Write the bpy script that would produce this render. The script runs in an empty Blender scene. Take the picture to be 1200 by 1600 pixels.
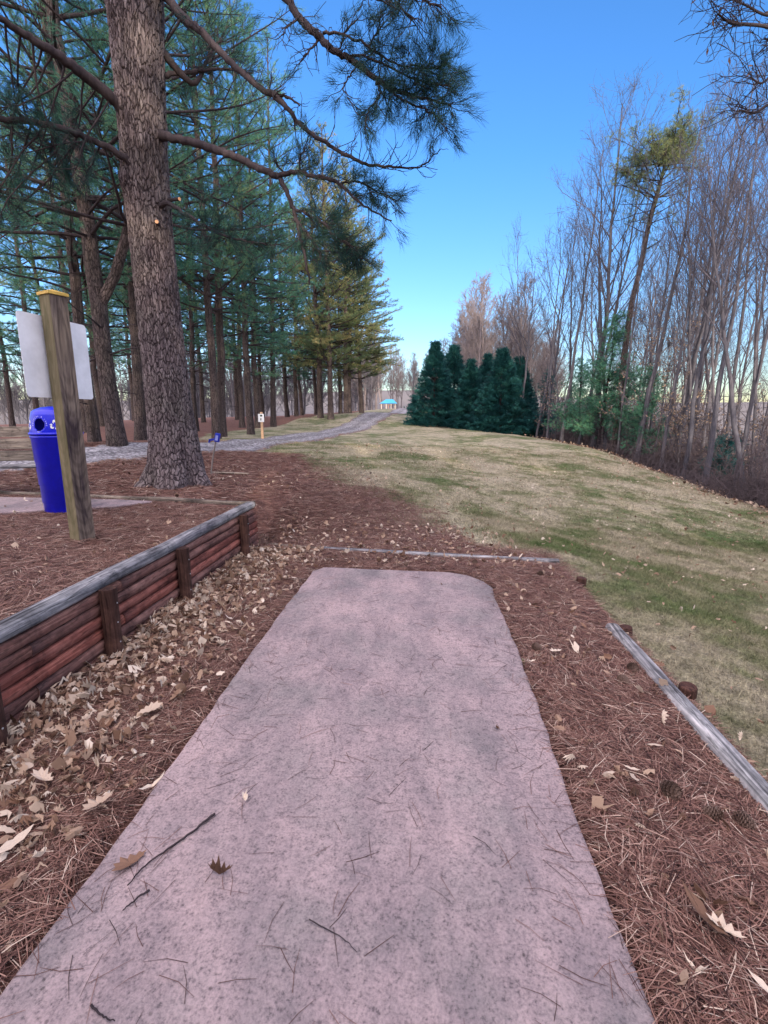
import bpy, math, random
import numpy as np
from mathutils import Vector, Matrix, noise as mnoise

R = math.radians
rng = np.random.default_rng(7)
random.seed(7)
SC = bpy.context.scene
COL = SC.collection

# ------------------------------------------------------------------ camera
F = 760.0                       # focal length in photo pixels (1200 wide)
PITCH = R(11.17)
CAM = np.array([0.0, 0.0, 1.5])
cd = bpy.data.cameras.new('camera')
cam = bpy.data.objects.new('camera', cd)
COL.objects.link(cam)
cam.location = CAM
cam.rotation_euler = (R(90) - PITCH, 0, 0)
cd.sensor_fit = 'HORIZONTAL'
cd.sensor_width = 36.0
cd.lens = 36.0 * F / 1200.0
cd.clip_start = 0.05
cd.clip_end = 2000
SC.camera = cam

# ------------------------------------------------------------------ sky and sun
SUN_EL = R(8.5)
SUN_AZ = R(171.0)              # clockwise from +Y; negative = to the left
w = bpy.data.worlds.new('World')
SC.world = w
w.use_nodes = True
wt = w.node_tree
bg = wt.nodes['Background']
sky = wt.nodes.new('ShaderNodeTexSky')
sky.sky_type = 'NISHITA'
sky.sun_disc = False
sky.sun_elevation = SUN_EL
sky.sun_rotation = SUN_AZ
sky.altitude = 200
sky.air_density = 1.0
sky.dust_density = 0.6
sky.ozone_density = 2.0
hs = wt.nodes.new('ShaderNodeHueSaturation')
hs.inputs['Saturation'].default_value = 1.1
hs.inputs['Value'].default_value = .76
wt.links.new(sky.outputs[0], hs.inputs['Color'])
# bright lobe added to the sky behind the viewer to lift the ground light
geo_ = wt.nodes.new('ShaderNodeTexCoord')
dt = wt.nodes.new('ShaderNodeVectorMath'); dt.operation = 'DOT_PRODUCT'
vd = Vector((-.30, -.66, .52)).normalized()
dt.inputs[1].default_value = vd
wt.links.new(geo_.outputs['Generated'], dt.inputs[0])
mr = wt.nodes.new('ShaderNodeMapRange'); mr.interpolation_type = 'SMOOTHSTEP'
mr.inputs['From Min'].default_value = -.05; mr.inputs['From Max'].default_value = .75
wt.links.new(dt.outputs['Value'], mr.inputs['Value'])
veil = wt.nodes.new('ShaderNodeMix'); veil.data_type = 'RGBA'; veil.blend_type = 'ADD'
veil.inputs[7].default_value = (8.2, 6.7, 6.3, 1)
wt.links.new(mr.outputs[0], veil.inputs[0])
tn = wt.nodes.new('ShaderNodeMix'); tn.data_type = 'RGBA'; tn.blend_type = 'MULTIPLY'; tn.inputs[0].default_value = 1
sz_ = wt.nodes.new('ShaderNodeSeparateXYZ'); wt.links.new(wt.nodes.new('ShaderNodeTexCoord').outputs['Generated'], sz_.inputs[0])
zr = wt.nodes.new('ShaderNodeMapRange'); zr.inputs['From Min'].default_value = .0; zr.inputs['From Max'].default_value = .42
wt.links.new(sz_.outputs['Z'], zr.inputs['Value'])
tc_ = wt.nodes.new('ShaderNodeMix'); tc_.data_type = 'RGBA'
tc_.inputs[6].default_value = (.80, .80, .98, 1); tc_.inputs[7].default_value = (.55, .86, 1.26, 1)
wt.links.new(zr.outputs[0], tc_.inputs[0])
wt.links.new(tc_.outputs[2], tn.inputs[7])
wt.links.new(hs.outputs[0], tn.inputs[6])
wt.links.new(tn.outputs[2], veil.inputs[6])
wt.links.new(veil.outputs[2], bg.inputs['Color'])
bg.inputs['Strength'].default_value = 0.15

sd = bpy.data.lights.new('sun', 'SUN')
sd.energy = 2.3
sd.angle = R(0.6)
sd.color = (1.0, 0.84, 0.66)
sun = bpy.data.objects.new('sun', sd)
COL.objects.link(sun)
sdir = Vector((math.sin(SUN_AZ) * math.cos(SUN_EL), math.cos(SUN_AZ) * math.cos(SUN_EL), math.sin(SUN_EL)))
sun.rotation_euler = sdir.to_track_quat('Z', 'Y').to_euler()
sun.location = (-20, -10, 20)

SC.view_settings.view_transform = 'Standard'
SC.view_settings.look = 'None'
SC.view_settings.gamma = 1.0
SC.view_settings.exposure = 1.5
SC.view_settings.use_curve_mapping = False
SC.render.engine = 'CYCLES'
SC.cycles.max_bounces = 5
SC.cycles.diffuse_bounces = 3
SC.cycles.transparent_max_bounces = 4
SC.cycles.use_denoising = True

# ------------------------------------------------------------------ pixel helpers
cp, sp = math.cos(PITCH), math.sin(PITCH)


def ray(px, py):
    dx = (px - 600) / F
    dy = (800 - py) / F
    return np.array([dx, cp + dy * sp, -sp + dy * cp])


def at(px, py, Y):
    d = ray(px, py)
    return CAM + d * (Y / d[1])


def wpx(px, py, Y, n):
    """metres covered by n photo pixels at that place"""
    d = ray(px, py)
    return n * (Y / d[1]) / F


def hit(px, py, z=0.0):
    d = ray(px, py)
    return CAM + d * ((z - CAM[2]) / d[2])


# ------------------------------------------------------------------ terrain
TZ = 0.46                                   # top of the raised bed


def wall_x(y):
    return -1.836 + 0.0854 * (y - 2.07)


def back_y(x):
    return 5.72 + (-1.6 - x) * 0.235


ctrl = []
for x, y, z in [(-1.3, -2, 0), (3, -2, -.05), (0, 0, 0), (0, 2, 0), (-1.2, 2, 0), (-1.2, 4.5, 0), (0, 4.5, 0), (0, 5.5, .0), (1.6, 1.5, 0), (1.6, 3.3, 0),
                (1.8, 5.1, -.02), (2.4, 2, -.08), (2.6, 4, -.1), (-1.3, 5.6, .02), (-.5, 6.6, .05), (0.4, 7.6, .02),
                (-2.2, 6.3, .40), (-4, 6.6, .47), (-6, 6.6, .5), (-4, 3, .35), (-7, 3, .45), (-5, -3, .3),
                (4, 1, -.3), (7, 3, -.75), (12, 0, -1.3), (25, -5, -2.5), (-15, -10, .6), (0, -15, 0), (12, -15, -1.0),
                (-60, 20, .6), (-60, 90, -3), (0, 130, 0.5), (70, 100, -4), (70, 10, -6), (-20, 70, 1.0), (30, 60, -2.0), (14, 60, .2)]:
    ctrl.append((x, y, z))
for px, py, Y in [(275, 750, 7.5), (140, 714, 9.8), (184, 697, 11.5), (340, 740, 9.0), (332, 703, 13), (340, 675, 22), (430, 664, 30), (490, 681, 21),
                  (480, 650, 42), (553, 668, 29), (565, 646, 36), (617, 647, 42), (640, 639.5, 60), (655, 638, 80), (600, 642, 75), (500, 647, 60),
                  (20, 690, 16), (60, 668, 26), (150, 660, 40), (250, 655, 50),
                  (1200, 800, 11.0), (1050, 745, 15.5), (950, 708, 20), (850, 685, 26), (750, 672, 29), (650, 661, 31),
                  (700, 700, 18), (800, 740, 13), (640, 740, 11), (900, 800, 9), (1100, 900, 5.6), (560, 700, 16), (640, 670, 28), (1000, 840, 7.6)]:
    p = at(px, py, Y)
    ctrl.append((p[0], p[1], p[2]))
# beyond the edge of the woods the ground dips, then goes on
for px, py, Y in [(1200, 800, 11.0), (1050, 745, 15.5), (950, 708, 20), (850, 685, 26)]:
    p = at(px, py, Y)
    ctrl.append((p[0] + 1.7, p[1] + 1.4, p[2] - .45))
    ctrl.append((p[0] + 9, p[1] + 7, p[2] - .7))
ctrl = np.array(ctrl)


def _tps_u(r2):
    return np.where(r2 > 1e-12, r2 * np.log(np.maximum(r2, 1e-12)) * .5, 0.0)


_S = 20.0
_c = ctrl[:, :2] / _S
_n = len(_c)
_K = _tps_u(((_c[:, None] - _c[None]) ** 2).sum(-1)) + np.eye(_n) * 2e-4
_P = np.hstack([np.ones((_n, 1)), _c])
_A = np.block([[_K, _P], [_P.T, np.zeros((3, 3))]])
_sol = np.linalg.solve(_A, np.concatenate([ctrl[:, 2], np.zeros(3)]))


def tps(x, y):
    x = np.clip(np.asarray(x, float), -95, 95) / _S
    y = np.clip(np.asarray(y, float), -40, 140) / _S
    sh = x.shape
    q = np.stack([x.ravel(), y.ravel()], 1)
    out = np.empty(len(q))
    for i in range(0, len(q), 20000):
        qq = q[i:i + 20000]
        u = _tps_u(((qq[:, None] - _c[None]) ** 2).sum(-1))
        out[i:i + 20000] = u @ _sol[:_n] + _sol[_n] + qq @ _sol[_n + 1:]
    return out.reshape(sh)


def sstep(a, b, v):
    t = np.clip((v - a) / (b - a), 0, 1)
    return t * t * (3 - 2 * t)


def vnoise(x, y, seed=0):
    """smooth value noise in [0,1]"""
    x = np.asarray(x, float); y = np.asarray(y, float)
    xi = np.floor(x).astype(np.int64); yi = np.floor(y).astype(np.int64)
    fx = x - xi; fy = y - yi
    fx = fx * fx * (3 - 2 * fx); fy = fy * fy * (3 - 2 * fy)

    def hsh(a, b):
        h = (a * 374761393 + b * 668265263 + seed * 1442695041) & 0x7fffffff
        h = ((h ^ (h >> 13)) * 1274126177) & 0x7fffffff
        return ((h ^ (h >> 16)) & 0xffff) / 65535.0
    return ((hsh(xi, yi) * (1 - fx) + hsh(xi + 1, yi) * fx) * (1 - fy) + (hsh(xi, yi + 1) * (1 - fx) + hsh(xi + 1, yi + 1) * fx) * fy)


def ground_h(x, y):
    """height of the main ground sheet"""
    x = np.asarray(x, float); y = np.asarray(y, float)
    h = tps(x, y)
    # flat bench where the tee pad lies
    k = sstep(-2.6, -1.2, x) * (1 - sstep(1.6, 3.0, x)) * sstep(-3, 0, y) * (1 - sstep(5.2, 7.0, y))
    h = h * (1 - k)
    # behind the bed's back timber the ground is level with it
    b = (1 - sstep(-2.6, -1.5, x)) * sstep(0, .35, y - back_y(x) + .3) * (1 - sstep(.6, 2.6, y - back_y(x)))
    h = h * (1 - b) + (TZ - .02) * b
    # well below the bed's own surface inside the bed
    inside = ((x < wall_x(y) + .02) & (y < back_y(x) + .02))
    h = np.where(inside, np.minimum(h, -.02), h)
    h = h + 11 * sstep(112, 190, np.hypot(x, y)) * sstep(-20, 40, y)
    amp = sstep(2, 14, np.abs(x) + np.abs(y - 3))
    h = h + (vnoise(x * .5, y * .5, 3) - .5) * .10 * amp + (vnoise(x * 1.7, y * 1.7, 5) - .5) * .03
    return h


def in_bed(x, y):
    return (x < wall_x(y) - .05) & (y < back_y(x) - .05)


def bed_h(x, y):
    return TZ - .02 + (vnoise(np.asarray(x) * 1.3, np.asarray(y) * 1.3, 9) - .5) * .03


def surf(x, y):
    x = np.asarray(x, float); y = np.asarray(y, float)
    return np.where(in_bed(x, y), bed_h(x, y), ground_h(x, y))


def gz(x, y):
    return float(surf(np.array([x]), np.array([y]))[0])


# straw / lawn boundary: x of the boundary for each y
_by = np.array([-20, 1.7, 3.3, 5.15, 5.5, 6.3, 7.6, 10.0, 12.6, 14.5, 60, 200])
_bx = np.array([1.44, 1.55, 1.66, 1.78, 1.0, .62, .35, -.6, -2.0, -5.0, -8.0, -8.0])
# edge of the woods (world): right of this is leaf litter
_e = np.array([at(1290, 850, 9.3)[:2], at(1200, 797, 11.0)[:2], at(1050, 742, 15.5)[:2], at(950, 706, 20)[:2], at(850, 683, 26)[:2], at(820, 676, 29)[:2], at(800, 660, 45)[:2]])
_ey = _e[:, 1]; _ex = _e[:, 0]
# centre line of the gravel road
road_pts = np.array([at(-420, 745, 6.9), at(-120, 728, 8.4), at(60, 718, 9.5), at(180, 714, 10.5), at(332, 703, 13.4), at(420, 692, 16.8), at(490, 681.5, 21), at(553, 668, 29), at(600, 655, 38), at(617, 647.5, 46), at(632, 641, 58), at(652, 637, 80), at(690, 635, 110)])[:, :2]


def catmull(P, n=12):
    P = np.asarray(P, float)
    Q = np.vstack([2 * P[0] - P[1], P, 2 * P[-1] - P[-2]])
    out = []
    for i in range(1, len(Q) - 2):
        for k in range(n):
            t = k / n
            a, b, c, d = Q[i - 1], Q[i], Q[i + 1], Q[i + 2]
            out.append(.5 * ((2 * b) + (-a + c) * t + (2 * a - 5 * b + 4 * c - d) * t * t + (-a + 3 * b - 3 * c + d) * t ** 3))
    out.append(Q[-2])
    return np.array(out)


road_c = catmull(road_pts, 10)


def road_dist(x, y):
    """signed distance to the road centre line (positive = far/left side)"""
    x = np.asarray(x, float).ravel(); y = np.asarray(y, float).ravel()
    best = np.full(x.shape, 1e9); sg = np.zeros(x.shape)
    for i in range(len(road_c) - 1):
        a = road_c[i]; b = road_c[i + 1]; ab = b - a
        t = np.clip(((x - a[0]) * ab[0] + (y - a[1]) * ab[1]) / (ab @ ab), 0, 1)
        dx = x - a[0] - ab[0] * t; dy = y - a[1] - ab[1] * t
        d = np.hypot(dx, dy)
        s = np.sign(ab[0] * dy - ab[1] * dx)
        m = d < best
        best[m] = d[m]; sg[m] = s[m]
    return best * sg


def zone(x, y):
    """(lawn, litter, verge) masks in 0..1"""
    x = np.asarray(x, float); y = np.asarray(y, float)
    sh = x.shape
    n1 = (vnoise(x * .9, y * .9, 11) - .5) * 1.0 + (vnoise(x * 3.1, y * 3.1, 12) - .5) * .5
    near = sstep(5.0, 7.0, y)
    bx = np.interp(y, _by, _bx)
    lawn = sstep(-.08 - .75 * near, .08 + .75 * near, x - bx + n1 * (.06 + near * 1.3))
    rd = road_dist(x, y).reshape(sh)
    left = sstep(-.5, .5, rd)                 # beyond the road
    lawn = lawn * (1 - left)
    vw = .5 + 2.2 * sstep(15, 24, y) + n1 * 1.0
    verge = left * (1 - sstep(0, 1.0, np.abs(rd) - 1.35 - vw)) * sstep(14, 19, y)
    lawn = np.maximum(lawn, verge)
    ex = np.interp(y, _ey, _ex)
    litter = sstep(-.2, .9, x - ex + n1 * .9)
    far = sstep(60, 75, y)
    litter = np.maximum(litter, np.maximum(far * .5, sstep(85, 105, np.hypot(x, y))))
    litter = litter + sstep(90, 120, np.hypot(x, y))
    lawn = lawn * np.clip(1 - litter, 0, 1)
    return lawn, litter


# ------------------------------------------------------------------ mesh helpers
def mesh_np(name, V, Fq=None, Ft=None, attrs=None, uv=None, smooth=False):
    """mesh from numpy arrays: V (n,3), quads (m,4), tris (k,3)"""
    me = bpy.data.meshes.new(name)
    V = np.asarray(V, np.float32)
    nq = 0 if Fq is None else len(Fq)
    nt = 0 if Ft is None else len(Ft)
    me.vertices.add(len(V))
    me.vertices.foreach_set('co', V.ravel())
    loops = []
    if nq:
        loops.append(np.asarray(Fq, np.int32).ravel())
    if nt:
        loops.append(np.asarray(Ft, np.int32).ravel())
    L = np.concatenate(loops) if loops else np.zeros(0, np.int32)
    me.loops.add(len(L))
    me.loops.foreach_set('vertex_index', L)
    me.polygons.add(nq + nt)
    tot = np.concatenate([np.full(nq, 4, np.int32), np.full(nt, 3, np.int32)])
    st = np.concatenate([[0], np.cumsum(tot)[:-1]]).astype(np.int32) if len(tot) else tot
    me.polygons.foreach_set('loop_start', st)
    me.polygons.foreach_set('loop_total', tot)
    me.polygons.foreach_set('use_smooth', np.full(nq + nt, smooth, dtype=bool))
    if uv is not None:
        ul = me.uv_layers.new(name='UVMap')
        ul.data.foreach_set('uv', np.asarray(uv, np.float32)[L].ravel())
    me.update(calc_edges=True)
    for k, a in (attrs or {}).items():
        at_ = me.attributes.new(k, 'FLOAT', 'POINT')
        at_.data.foreach_set('value', np.asarray(a, np.float32))
    return me


class Tubes:
    """collects tapered tubes, builds them in batches"""
    def __init__(self):
        self.g = {}
        self.extraV = []
        self.extraF = []

    def add(self, pts, rad, sides=4):
        pts = np.asarray(pts, float)
        rad = np.asarray(rad, float)
        self.g.setdefault((len(pts), sides), []).append((pts, rad))

    def arrays(self):
        Vs, Fs, UV, off = [], [], [], 0
        for (n, s), items in self.g.items():
            P = np.stack([i[0] for i in items]); Rr = np.stack([i[1] for i in items])
            M = len(P)
            T = np.empty_like(P)
            T[:, 1:-1] = P[:, 2:] - P[:, :-2]
            T[:, 0] = P[:, 1] - P[:, 0]; T[:, -1] = P[:, -1] - P[:, -2]
            T /= np.linalg.norm(T, axis=2, keepdims=True) + 1e-9
            D = P[:, -1] - P[:, 0]; D /= np.linalg.norm(D, axis=1, keepdims=True) + 1e-9
            ref = np.where(np.abs(D[:, 2:3]) > .8, np.array([[1., 0, 0]]), np.array([[0., 0, 1]]))
            N = np.cross(T, ref[:, None, :]); N /= np.linalg.norm(N, axis=2, keepdims=True) + 1e-9
            B = np.cross(T, N)
            a = np.linspace(0, 2 * np.pi, s, endpoint=False)
            ring = (N[:, :, None, :] * np.cos(a)[None, None, :, None] + B[:, :, None, :] * np.sin(a)[None, None, :, None])
            V = P[:, :, None, :] + ring * Rr[:, :, None, None]
            Vs.append(V.reshape(-1, 3))
            seg = np.linalg.norm(np.diff(P, axis=1), axis=2)
            cum = np.concatenate([np.zeros((M, 1)), np.cumsum(seg, axis=1)], axis=1)
            u = np.broadcast_to((a / (2 * np.pi))[None, None, :] * np.maximum(Rr[:, :1], .01)[:, :, None] * 6.28, (M, n, s))
            v = np.broadcast_to(cum[:, :, None], (M, n, s))
            UV.append(np.stack([u, v], -1).reshape(-1, 2))
            base = off + np.arange(M)[:, None, None] * (n * s) + np.arange(n - 1)[None, :, None] * s
            j = np.arange(s)[None, None, :]; j2 = (j + 1) % s
            Fs.append(np.stack([base + j, base + j2, base + s + j2, base + s + j], -1).reshape(-1, 4))
            off += M * n * s
        return np.concatenate(Vs), np.concatenate(Fs), np.concatenate(UV)

    def mesh(self, name, smooth=True):
        V, Fc, UV = self.arrays()
        return mesh_np(name, V, Fc, uv=UV, smooth=smooth)


def link(name, me, m=None, parent=None, loc=None, rot=None, scale=None):
    o = bpy.data.objects.new(name, me)
    COL.objects.link(o)
    if m is not None and me is not None and not me.materials:
        me.materials.append(m)
    if parent is not None:
        o.parent = parent
    if loc is not None:
        o.location = loc
    if rot is not None:
        o.rotation_euler = rot
    if scale is not None:
        o.scale = (scale,) * 3 if np.isscalar(scale) else scale
    return o


def tag(o, label=None, cat=None, group=None, kind=None):
    if label: o['label'] = label
    if cat: o['category'] = cat
    if group: o['group'] = group
    if kind: o['kind'] = kind
    return o


def empty(name, loc, label, cat, group=None, rz=0):
    o = bpy.data.objects.new(name, None)
    COL.objects.link(o)
    o.location = loc
    o.rotation_euler = (0, 0, rz)
    o.empty_display_size = .2
    return tag(o, label, cat, group)


def copy_tree(o, parent=None):
    c = o.copy()
    COL.objects.link(c)
    if parent is not None:
        c.parent = parent
    for ch in [q for q in list(KIDS.get(o.name, []))]:
        d = copy_tree(ch, c)
    return c


KIDS = {}


def child(parent, name, me, m):
    o = link(name, me, m, parent)
    KIDS.setdefault(parent.name, []).append(o)
    return o


class MB:
    """small mesh builder for boxes and revolved shapes"""
    def __init__(self):
        self.v = []; self.f = []

    def box(self, c, s, rot=None):
        cx, cy, cz = c; sx, sy, sz = [q / 2 for q in s]
        b = len(self.v)
        for dz in (-sz, sz):
            for dx, dy in ((-sx, -sy), (sx, -sy), (sx, sy), (-sx, sy)):
                p = Vector((dx, dy, dz))
                if rot is not None:
                    p = rot @ p
                self.v.append((cx + p.x, cy + p.y, cz + p.z))
        for q in ((3, 2, 1, 0), (4, 5, 6, 7), (0, 1, 5, 4), (1, 2, 6, 5), (2, 3, 7, 6), (3, 0, 4, 7)):
            self.f.append([b + k for k in q])
        return self

    def lathe(self, prof, n=32, c=(0, 0, 0), cap=True):
        b = len(self.v)
        for r, z in prof:
            for k in range(n):
                a = 2 * math.pi * k / n
                self.v.append((c[0] + r * math.cos(a), c[1] + r * math.sin(a), c[2] + z))
        for i in range(len(prof) - 1):
            for k in range(n):
                k2 = (k + 1) % n
                self.f.append([b + i * n + k, b + i * n + k2, b + (i + 1) * n + k2, b + (i + 1) * n + k])
        if cap:
            self.f.append([b + k for k in range(n)][::-1])
            self.f.append([b + (len(prof) - 1) * n + k for k in range(n)])
        return self

    def prism(self, poly, z0, z1):
        b = len(self.v); n = len(poly)
        for z in (z0, z1):
            for x, y in poly:
                self.v.append((x, y, z))
        self.f.append([b + k for k in range(n)][::-1])
        self.f.append([b + n + k for k in range(n)])
        for k in range(n):
            k2 = (k + 1) % n
            self.f.append([b + k, b + k2, b + n + k2, b + n + k])
        return self

    def mesh(self, name, smooth=False, bevel=0):
        me = bpy.data.meshes.new(name)
        me.from_pydata(self.v, [], self.f)
        if bevel:
            import bmesh
            bm = bmesh.new(); bm.from_mesh(me)
            es = [e for e in bm.edges if e.is_manifold and e.calc_face_angle(0) > .6]
            bmesh.ops.bevel(bm, geom=es, offset=bevel, segments=2, affect='EDGES', profile=.5)
            bm.to_mesh(me); bm.free()
        for p in me.polygons:
            p.use_smooth = smooth
        me.update()
        return me


# ------------------------------------------------------------------ material helpers
class NT:
    def __init__(self, name):
        self.m = bpy.data.materials.new(name)
        self.m.use_nodes = True
        self.t = self.m.node_tree
        self.b = self.t.nodes['Principled BSDF']
        self.out = [n for n in self.t.nodes if n.type == 'OUTPUT_MATERIAL'][0]
        self.b.inputs['Roughness'].default_value = .9
        self.b.inputs['Specular IOR Level'].default_value = .2

    def n(self, kind, **kw):
        nd = self.t.nodes.new(kind)
        for k, v in kw.items():
            if k in nd.inputs.keys() if isinstance(k, str) else False:
                nd.inputs[k].default_value = v
            else:
                setattr(nd, k, v)
        return nd

    def l(self, a, b):
        self.t.links.new(a, b)

    def coord(self, kind='Object', scale=(1, 1, 1)):
        if kind == 'World':
            s = self.n('ShaderNodeNewGeometry').outputs['Position']
        else:
            s = self.n('ShaderNodeTexCoord').outputs[kind]
        mp = self.n('ShaderNodeMapping')
        mp.inputs['Scale'].default_value = scale
        self.l(s, mp.inputs['Vector'])
        return mp.outputs[0]

    def noise(self, vec, scale, detail=4, rough=.6, dist=0):
        n = self.n('ShaderNodeTexNoise')
        n.inputs['Scale'].default_value = scale
        n.inputs['Detail'].default_value = detail
        n.inputs['Roughness'].default_value = rough
        n.inputs['Distortion'].default_value = dist
        self.l(vec, n.inputs['Vector'])
        return n.outputs['Fac']

    def ramp(self, fac, stops, interp='LINEAR'):
        r = self.n('ShaderNodeValToRGB')
        cr = r.color_ramp
        cr.interpolation = interp
        while len(cr.elements) < len(stops):
            cr.elements.new(.5)
        for e, (p, c) in zip(cr.elements, stops):
            e.position = p
            e.color = (c[0], c[1], c[2], 1) if not np.isscalar(c) else (c, c, c, 1)
        self.l(fac, r.inputs['Fac'])
        return r.outputs['Color']

    def mix(self, fac, a, b, mode='MIX'):
        m = self.n('ShaderNodeMix', data_type='RGBA', blend_type=mode)
        if np.isscalar(fac): m.inputs[0].default_value = fac
        else: self.l(fac, m.inputs[0])
        for s, v in ((6, a), (7, b)):
            if isinstance(v, tuple): m.inputs[s].default_value = (v[0], v[1], v[2], 1)
            else: self.l(v, m.inputs[s])
        return m.outputs[2]

    def math(self, op, a, b=None, clamp=False):
        m = self.n('ShaderNodeMath', operation=op, use_clamp=clamp)
        for i, v in enumerate((a, b)):
            if v is None: continue
            if np.isscalar(v): m.inputs[i].default_value = v
            else: self.l(v, m.inputs[i])
        return m.outputs[0]

    def attr(self, name):
        return self.n('ShaderNodeAttribute', attribute_name=name).outputs['Fac']

    def color(self, c):
        if isinstance(c, tuple): self.b.inputs['Base Color'].default_value = (c[0], c[1], c[2], 1)
        else: self.l(c, self.b.inputs['Base Color'])
        return self

    def bump(self, h, strength=.5, dist=.01, prev=None):
        b = self.n('ShaderNodeBump')
        b.inputs['Strength'].default_value = strength
        b.inputs['Distance'].default_value = dist
        self.l(h, b.inputs['Height'])
        if prev is not None: self.l(prev, b.inputs['Normal'])
        self.l(b.outputs[0], self.b.inputs['Normal'])
        return b.outputs[0]


def lawn_color(t):
    P = t.coord('World')
    big = t.noise(P, .55, 4, .6, .6)
    mid = t.noise(P, 2.6, 4, .6, .3)
    sy = t.n('ShaderNodeSeparateXYZ'); t.l(P, sy.inputs[0])
    nr_ = t.n('ShaderNodeMapRange'); nr_.inputs['From Min'].default_value = 10.5; nr_.inputs['From Max'].default_value = 2.0; nr_.inputs['To Max'].default_value = .06
    t.l(sy.outputs['Y'], nr_.inputs['Value'])
    k = t.math('ADD', t.math('ADD', t.math('MULTIPLY', big, .80), t.math('MULTIPLY', mid, .50)), t.math('SUBTRACT', nr_.outputs[0], .08))
    c = t.ramp(k, [(.40, (.42, .385, .29)), (.545, (.33, .31, .215)), (.63, (.19, .20, .11)), (.76, (.085, .135, .045))])
    fine = t.noise(P, 45, 3, .7)
    c = t.mix(1.0, c, t.ramp(fine, [(.3, .45), (.7, 1.4)]), 'MULTIPLY')
    c = t.mix(1.0, c, t.ramp(t.noise(P, 9, 5, .75, .4), [(.36, (.62, .60, .60)), (.62, (1.28, 1.26, 1.22))]), 'MULTIPLY')
    return c


def mat_ground():
    t = NT('ground_cover')
    P = t.coord('World')
    lawn = t.attr('lawn'); lit = t.attr('litter')
    edge = t.noise(P, 9, 4, .7)
    lm = t.ramp(t.math('ADD', lawn, t.math('MULTIPLY', t.math('SUBTRACT', edge, .5), 1.1)), [(.36, 0), (.62, 1)])
    # pine straw
    s1 = t.n('ShaderNodeTexWave'); s1.wave_type = 'BANDS'
    v = t.noise(P, 3.0, 5, .7, .5)
    Ps = t.coord('World', (1, 3.2, 1)); v2 = t.noise(Ps, 30, 5, .75, 1.6)
    Pt = t.coord('World', (3.2, 1, 1)); v3 = t.noise(Pt, 34, 5, .75, 1.6)
    st = t.mix(.5, v2, v3)
    straw = t.ramp(st, [(.32, (.042, .022, .02)), (.5, (.165, .086, .068)), (.66, (.33, .21, .165))])
    straw = t.mix(1.0, straw, t.ramp(v, [(.3, (.78, .75, .75)), (.7, (1.2, 1.15, 1.1))]), 'MULTIPLY')
    c = t.mix(lm, straw, lawn_color(t))
    # leaf litter under the woods
    vo = t.n('ShaderNodeTexVoronoi'); vo.inputs['Scale'].default_value = 11; t.l(P, vo.inputs['Vector'])
    sep = t.n('ShaderNodeSeparateColor'); t.l(vo.outputs['Color'], sep.inputs[0])
    litter = t.ramp(sep.outputs[0], [(.0, (.05, .03, .022)), (.45, (.13, .08, .055)), (.8, (.24, .165, .12)), (1, (.36, .28, .21))])
    em = t.ramp(t.math('ADD', lit, t.math('MULTIPLY', t.math('SUBTRACT', edge, .5), .9)), [(.35, 0), (.6, 1)])
    c = t.mix(em, c, litter)
    c = t.mix(t.math('SUBTRACT', lit, 1.0, clamp=True), c, (.15, .14, .135))
    t.color(c)
    hsum = t.math('ADD', st, t.math('MULTIPLY', v, .6))
    t.bump(hsum, .8, .035)
    return t.m


def mat_concrete():
    t = NT('pink_concrete')
    P = t.coord('World')
    fine = t.noise(P, 110, 4, .75)
    mid = t.noise(P, 34, 5, .75, .4)
    big = t.noise(P, 1.9, 5, .65)
    Pd = t.coord('World', (1, .35, 1))
    streak = t.noise(Pd, 5, 5, .7, .3)
    c = t.ramp(big, [(.34, (.235, .208, .207)), (.5, (.30, .246, .247)), (.64, (.36, .285, .282))])
    dirt = t.math('ADD', t.math('MULTIPLY', fine, .62), t.math('MULTIPLY', mid, .45))
    c = t.mix(1.0, c, t.ramp(dirt, [(.41, (.42, .42, .45)), (.50, (.88, .88, .89)), (.62, (1.2, 1.18, 1.18))]), 'MULTIPLY')
    c = t.mix(1.0, c, t.ramp(streak, [(.35, (.74, .75, .78)), (.6, (1.06, 1.05, 1.05))]), 'MULTIPLY')
    vo = t.n('ShaderNodeTexVoronoi'); vo.inputs['Scale'].default_value = 30; t.l(P, vo.inputs['Vector'])
    spots = t.ramp(vo.outputs['Distance'], [(.10, .35), (.2, 1)])
    gate = t.ramp(t.noise(P, 7, 3, .6), [(.52, 0), (.62, 1)])
    c = t.mix(t.math('MULTIPLY', gate, .7), c, t.mix(1.0, c, spots, 'MULTIPLY'))
    t.color(c)
    t.b.inputs['Roughness'].default_value = .85
    t.bump(t.math('ADD', fine, t.math('MULTIPLY', mid, .8)), .55, .006)
    return t.m


def mat_needles(name, stops, attr='rnd', transl=0.0, patch=None):
    t = NT(name)
    c = t.ramp(t.attr(attr), stops)
    if patch:
        P = t.coord('World')
        n = t.noise(P, patch[0], 3, .6)
        c = t.mix(1.0, c, t.ramp(n, [(.3, patch[1]), (.7, patch[2])]), 'MULTIPLY')
    t.color(c)
    t.b.inputs['Roughness'].default_value = .65
    if transl:
        tr = t.n('ShaderNodeBsdfTranslucent')
        t.l(c, tr.inputs['Color'])
        mx = t.n('ShaderNodeMixShader'); mx.inputs[0].default_value = transl
        t.l(t.b.outputs[0], mx.inputs[1]); t.l(tr.outputs[0], mx.inputs[2]); t.l(mx.outputs[0], t.out.inputs['Surface'])
    return t.m


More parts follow.
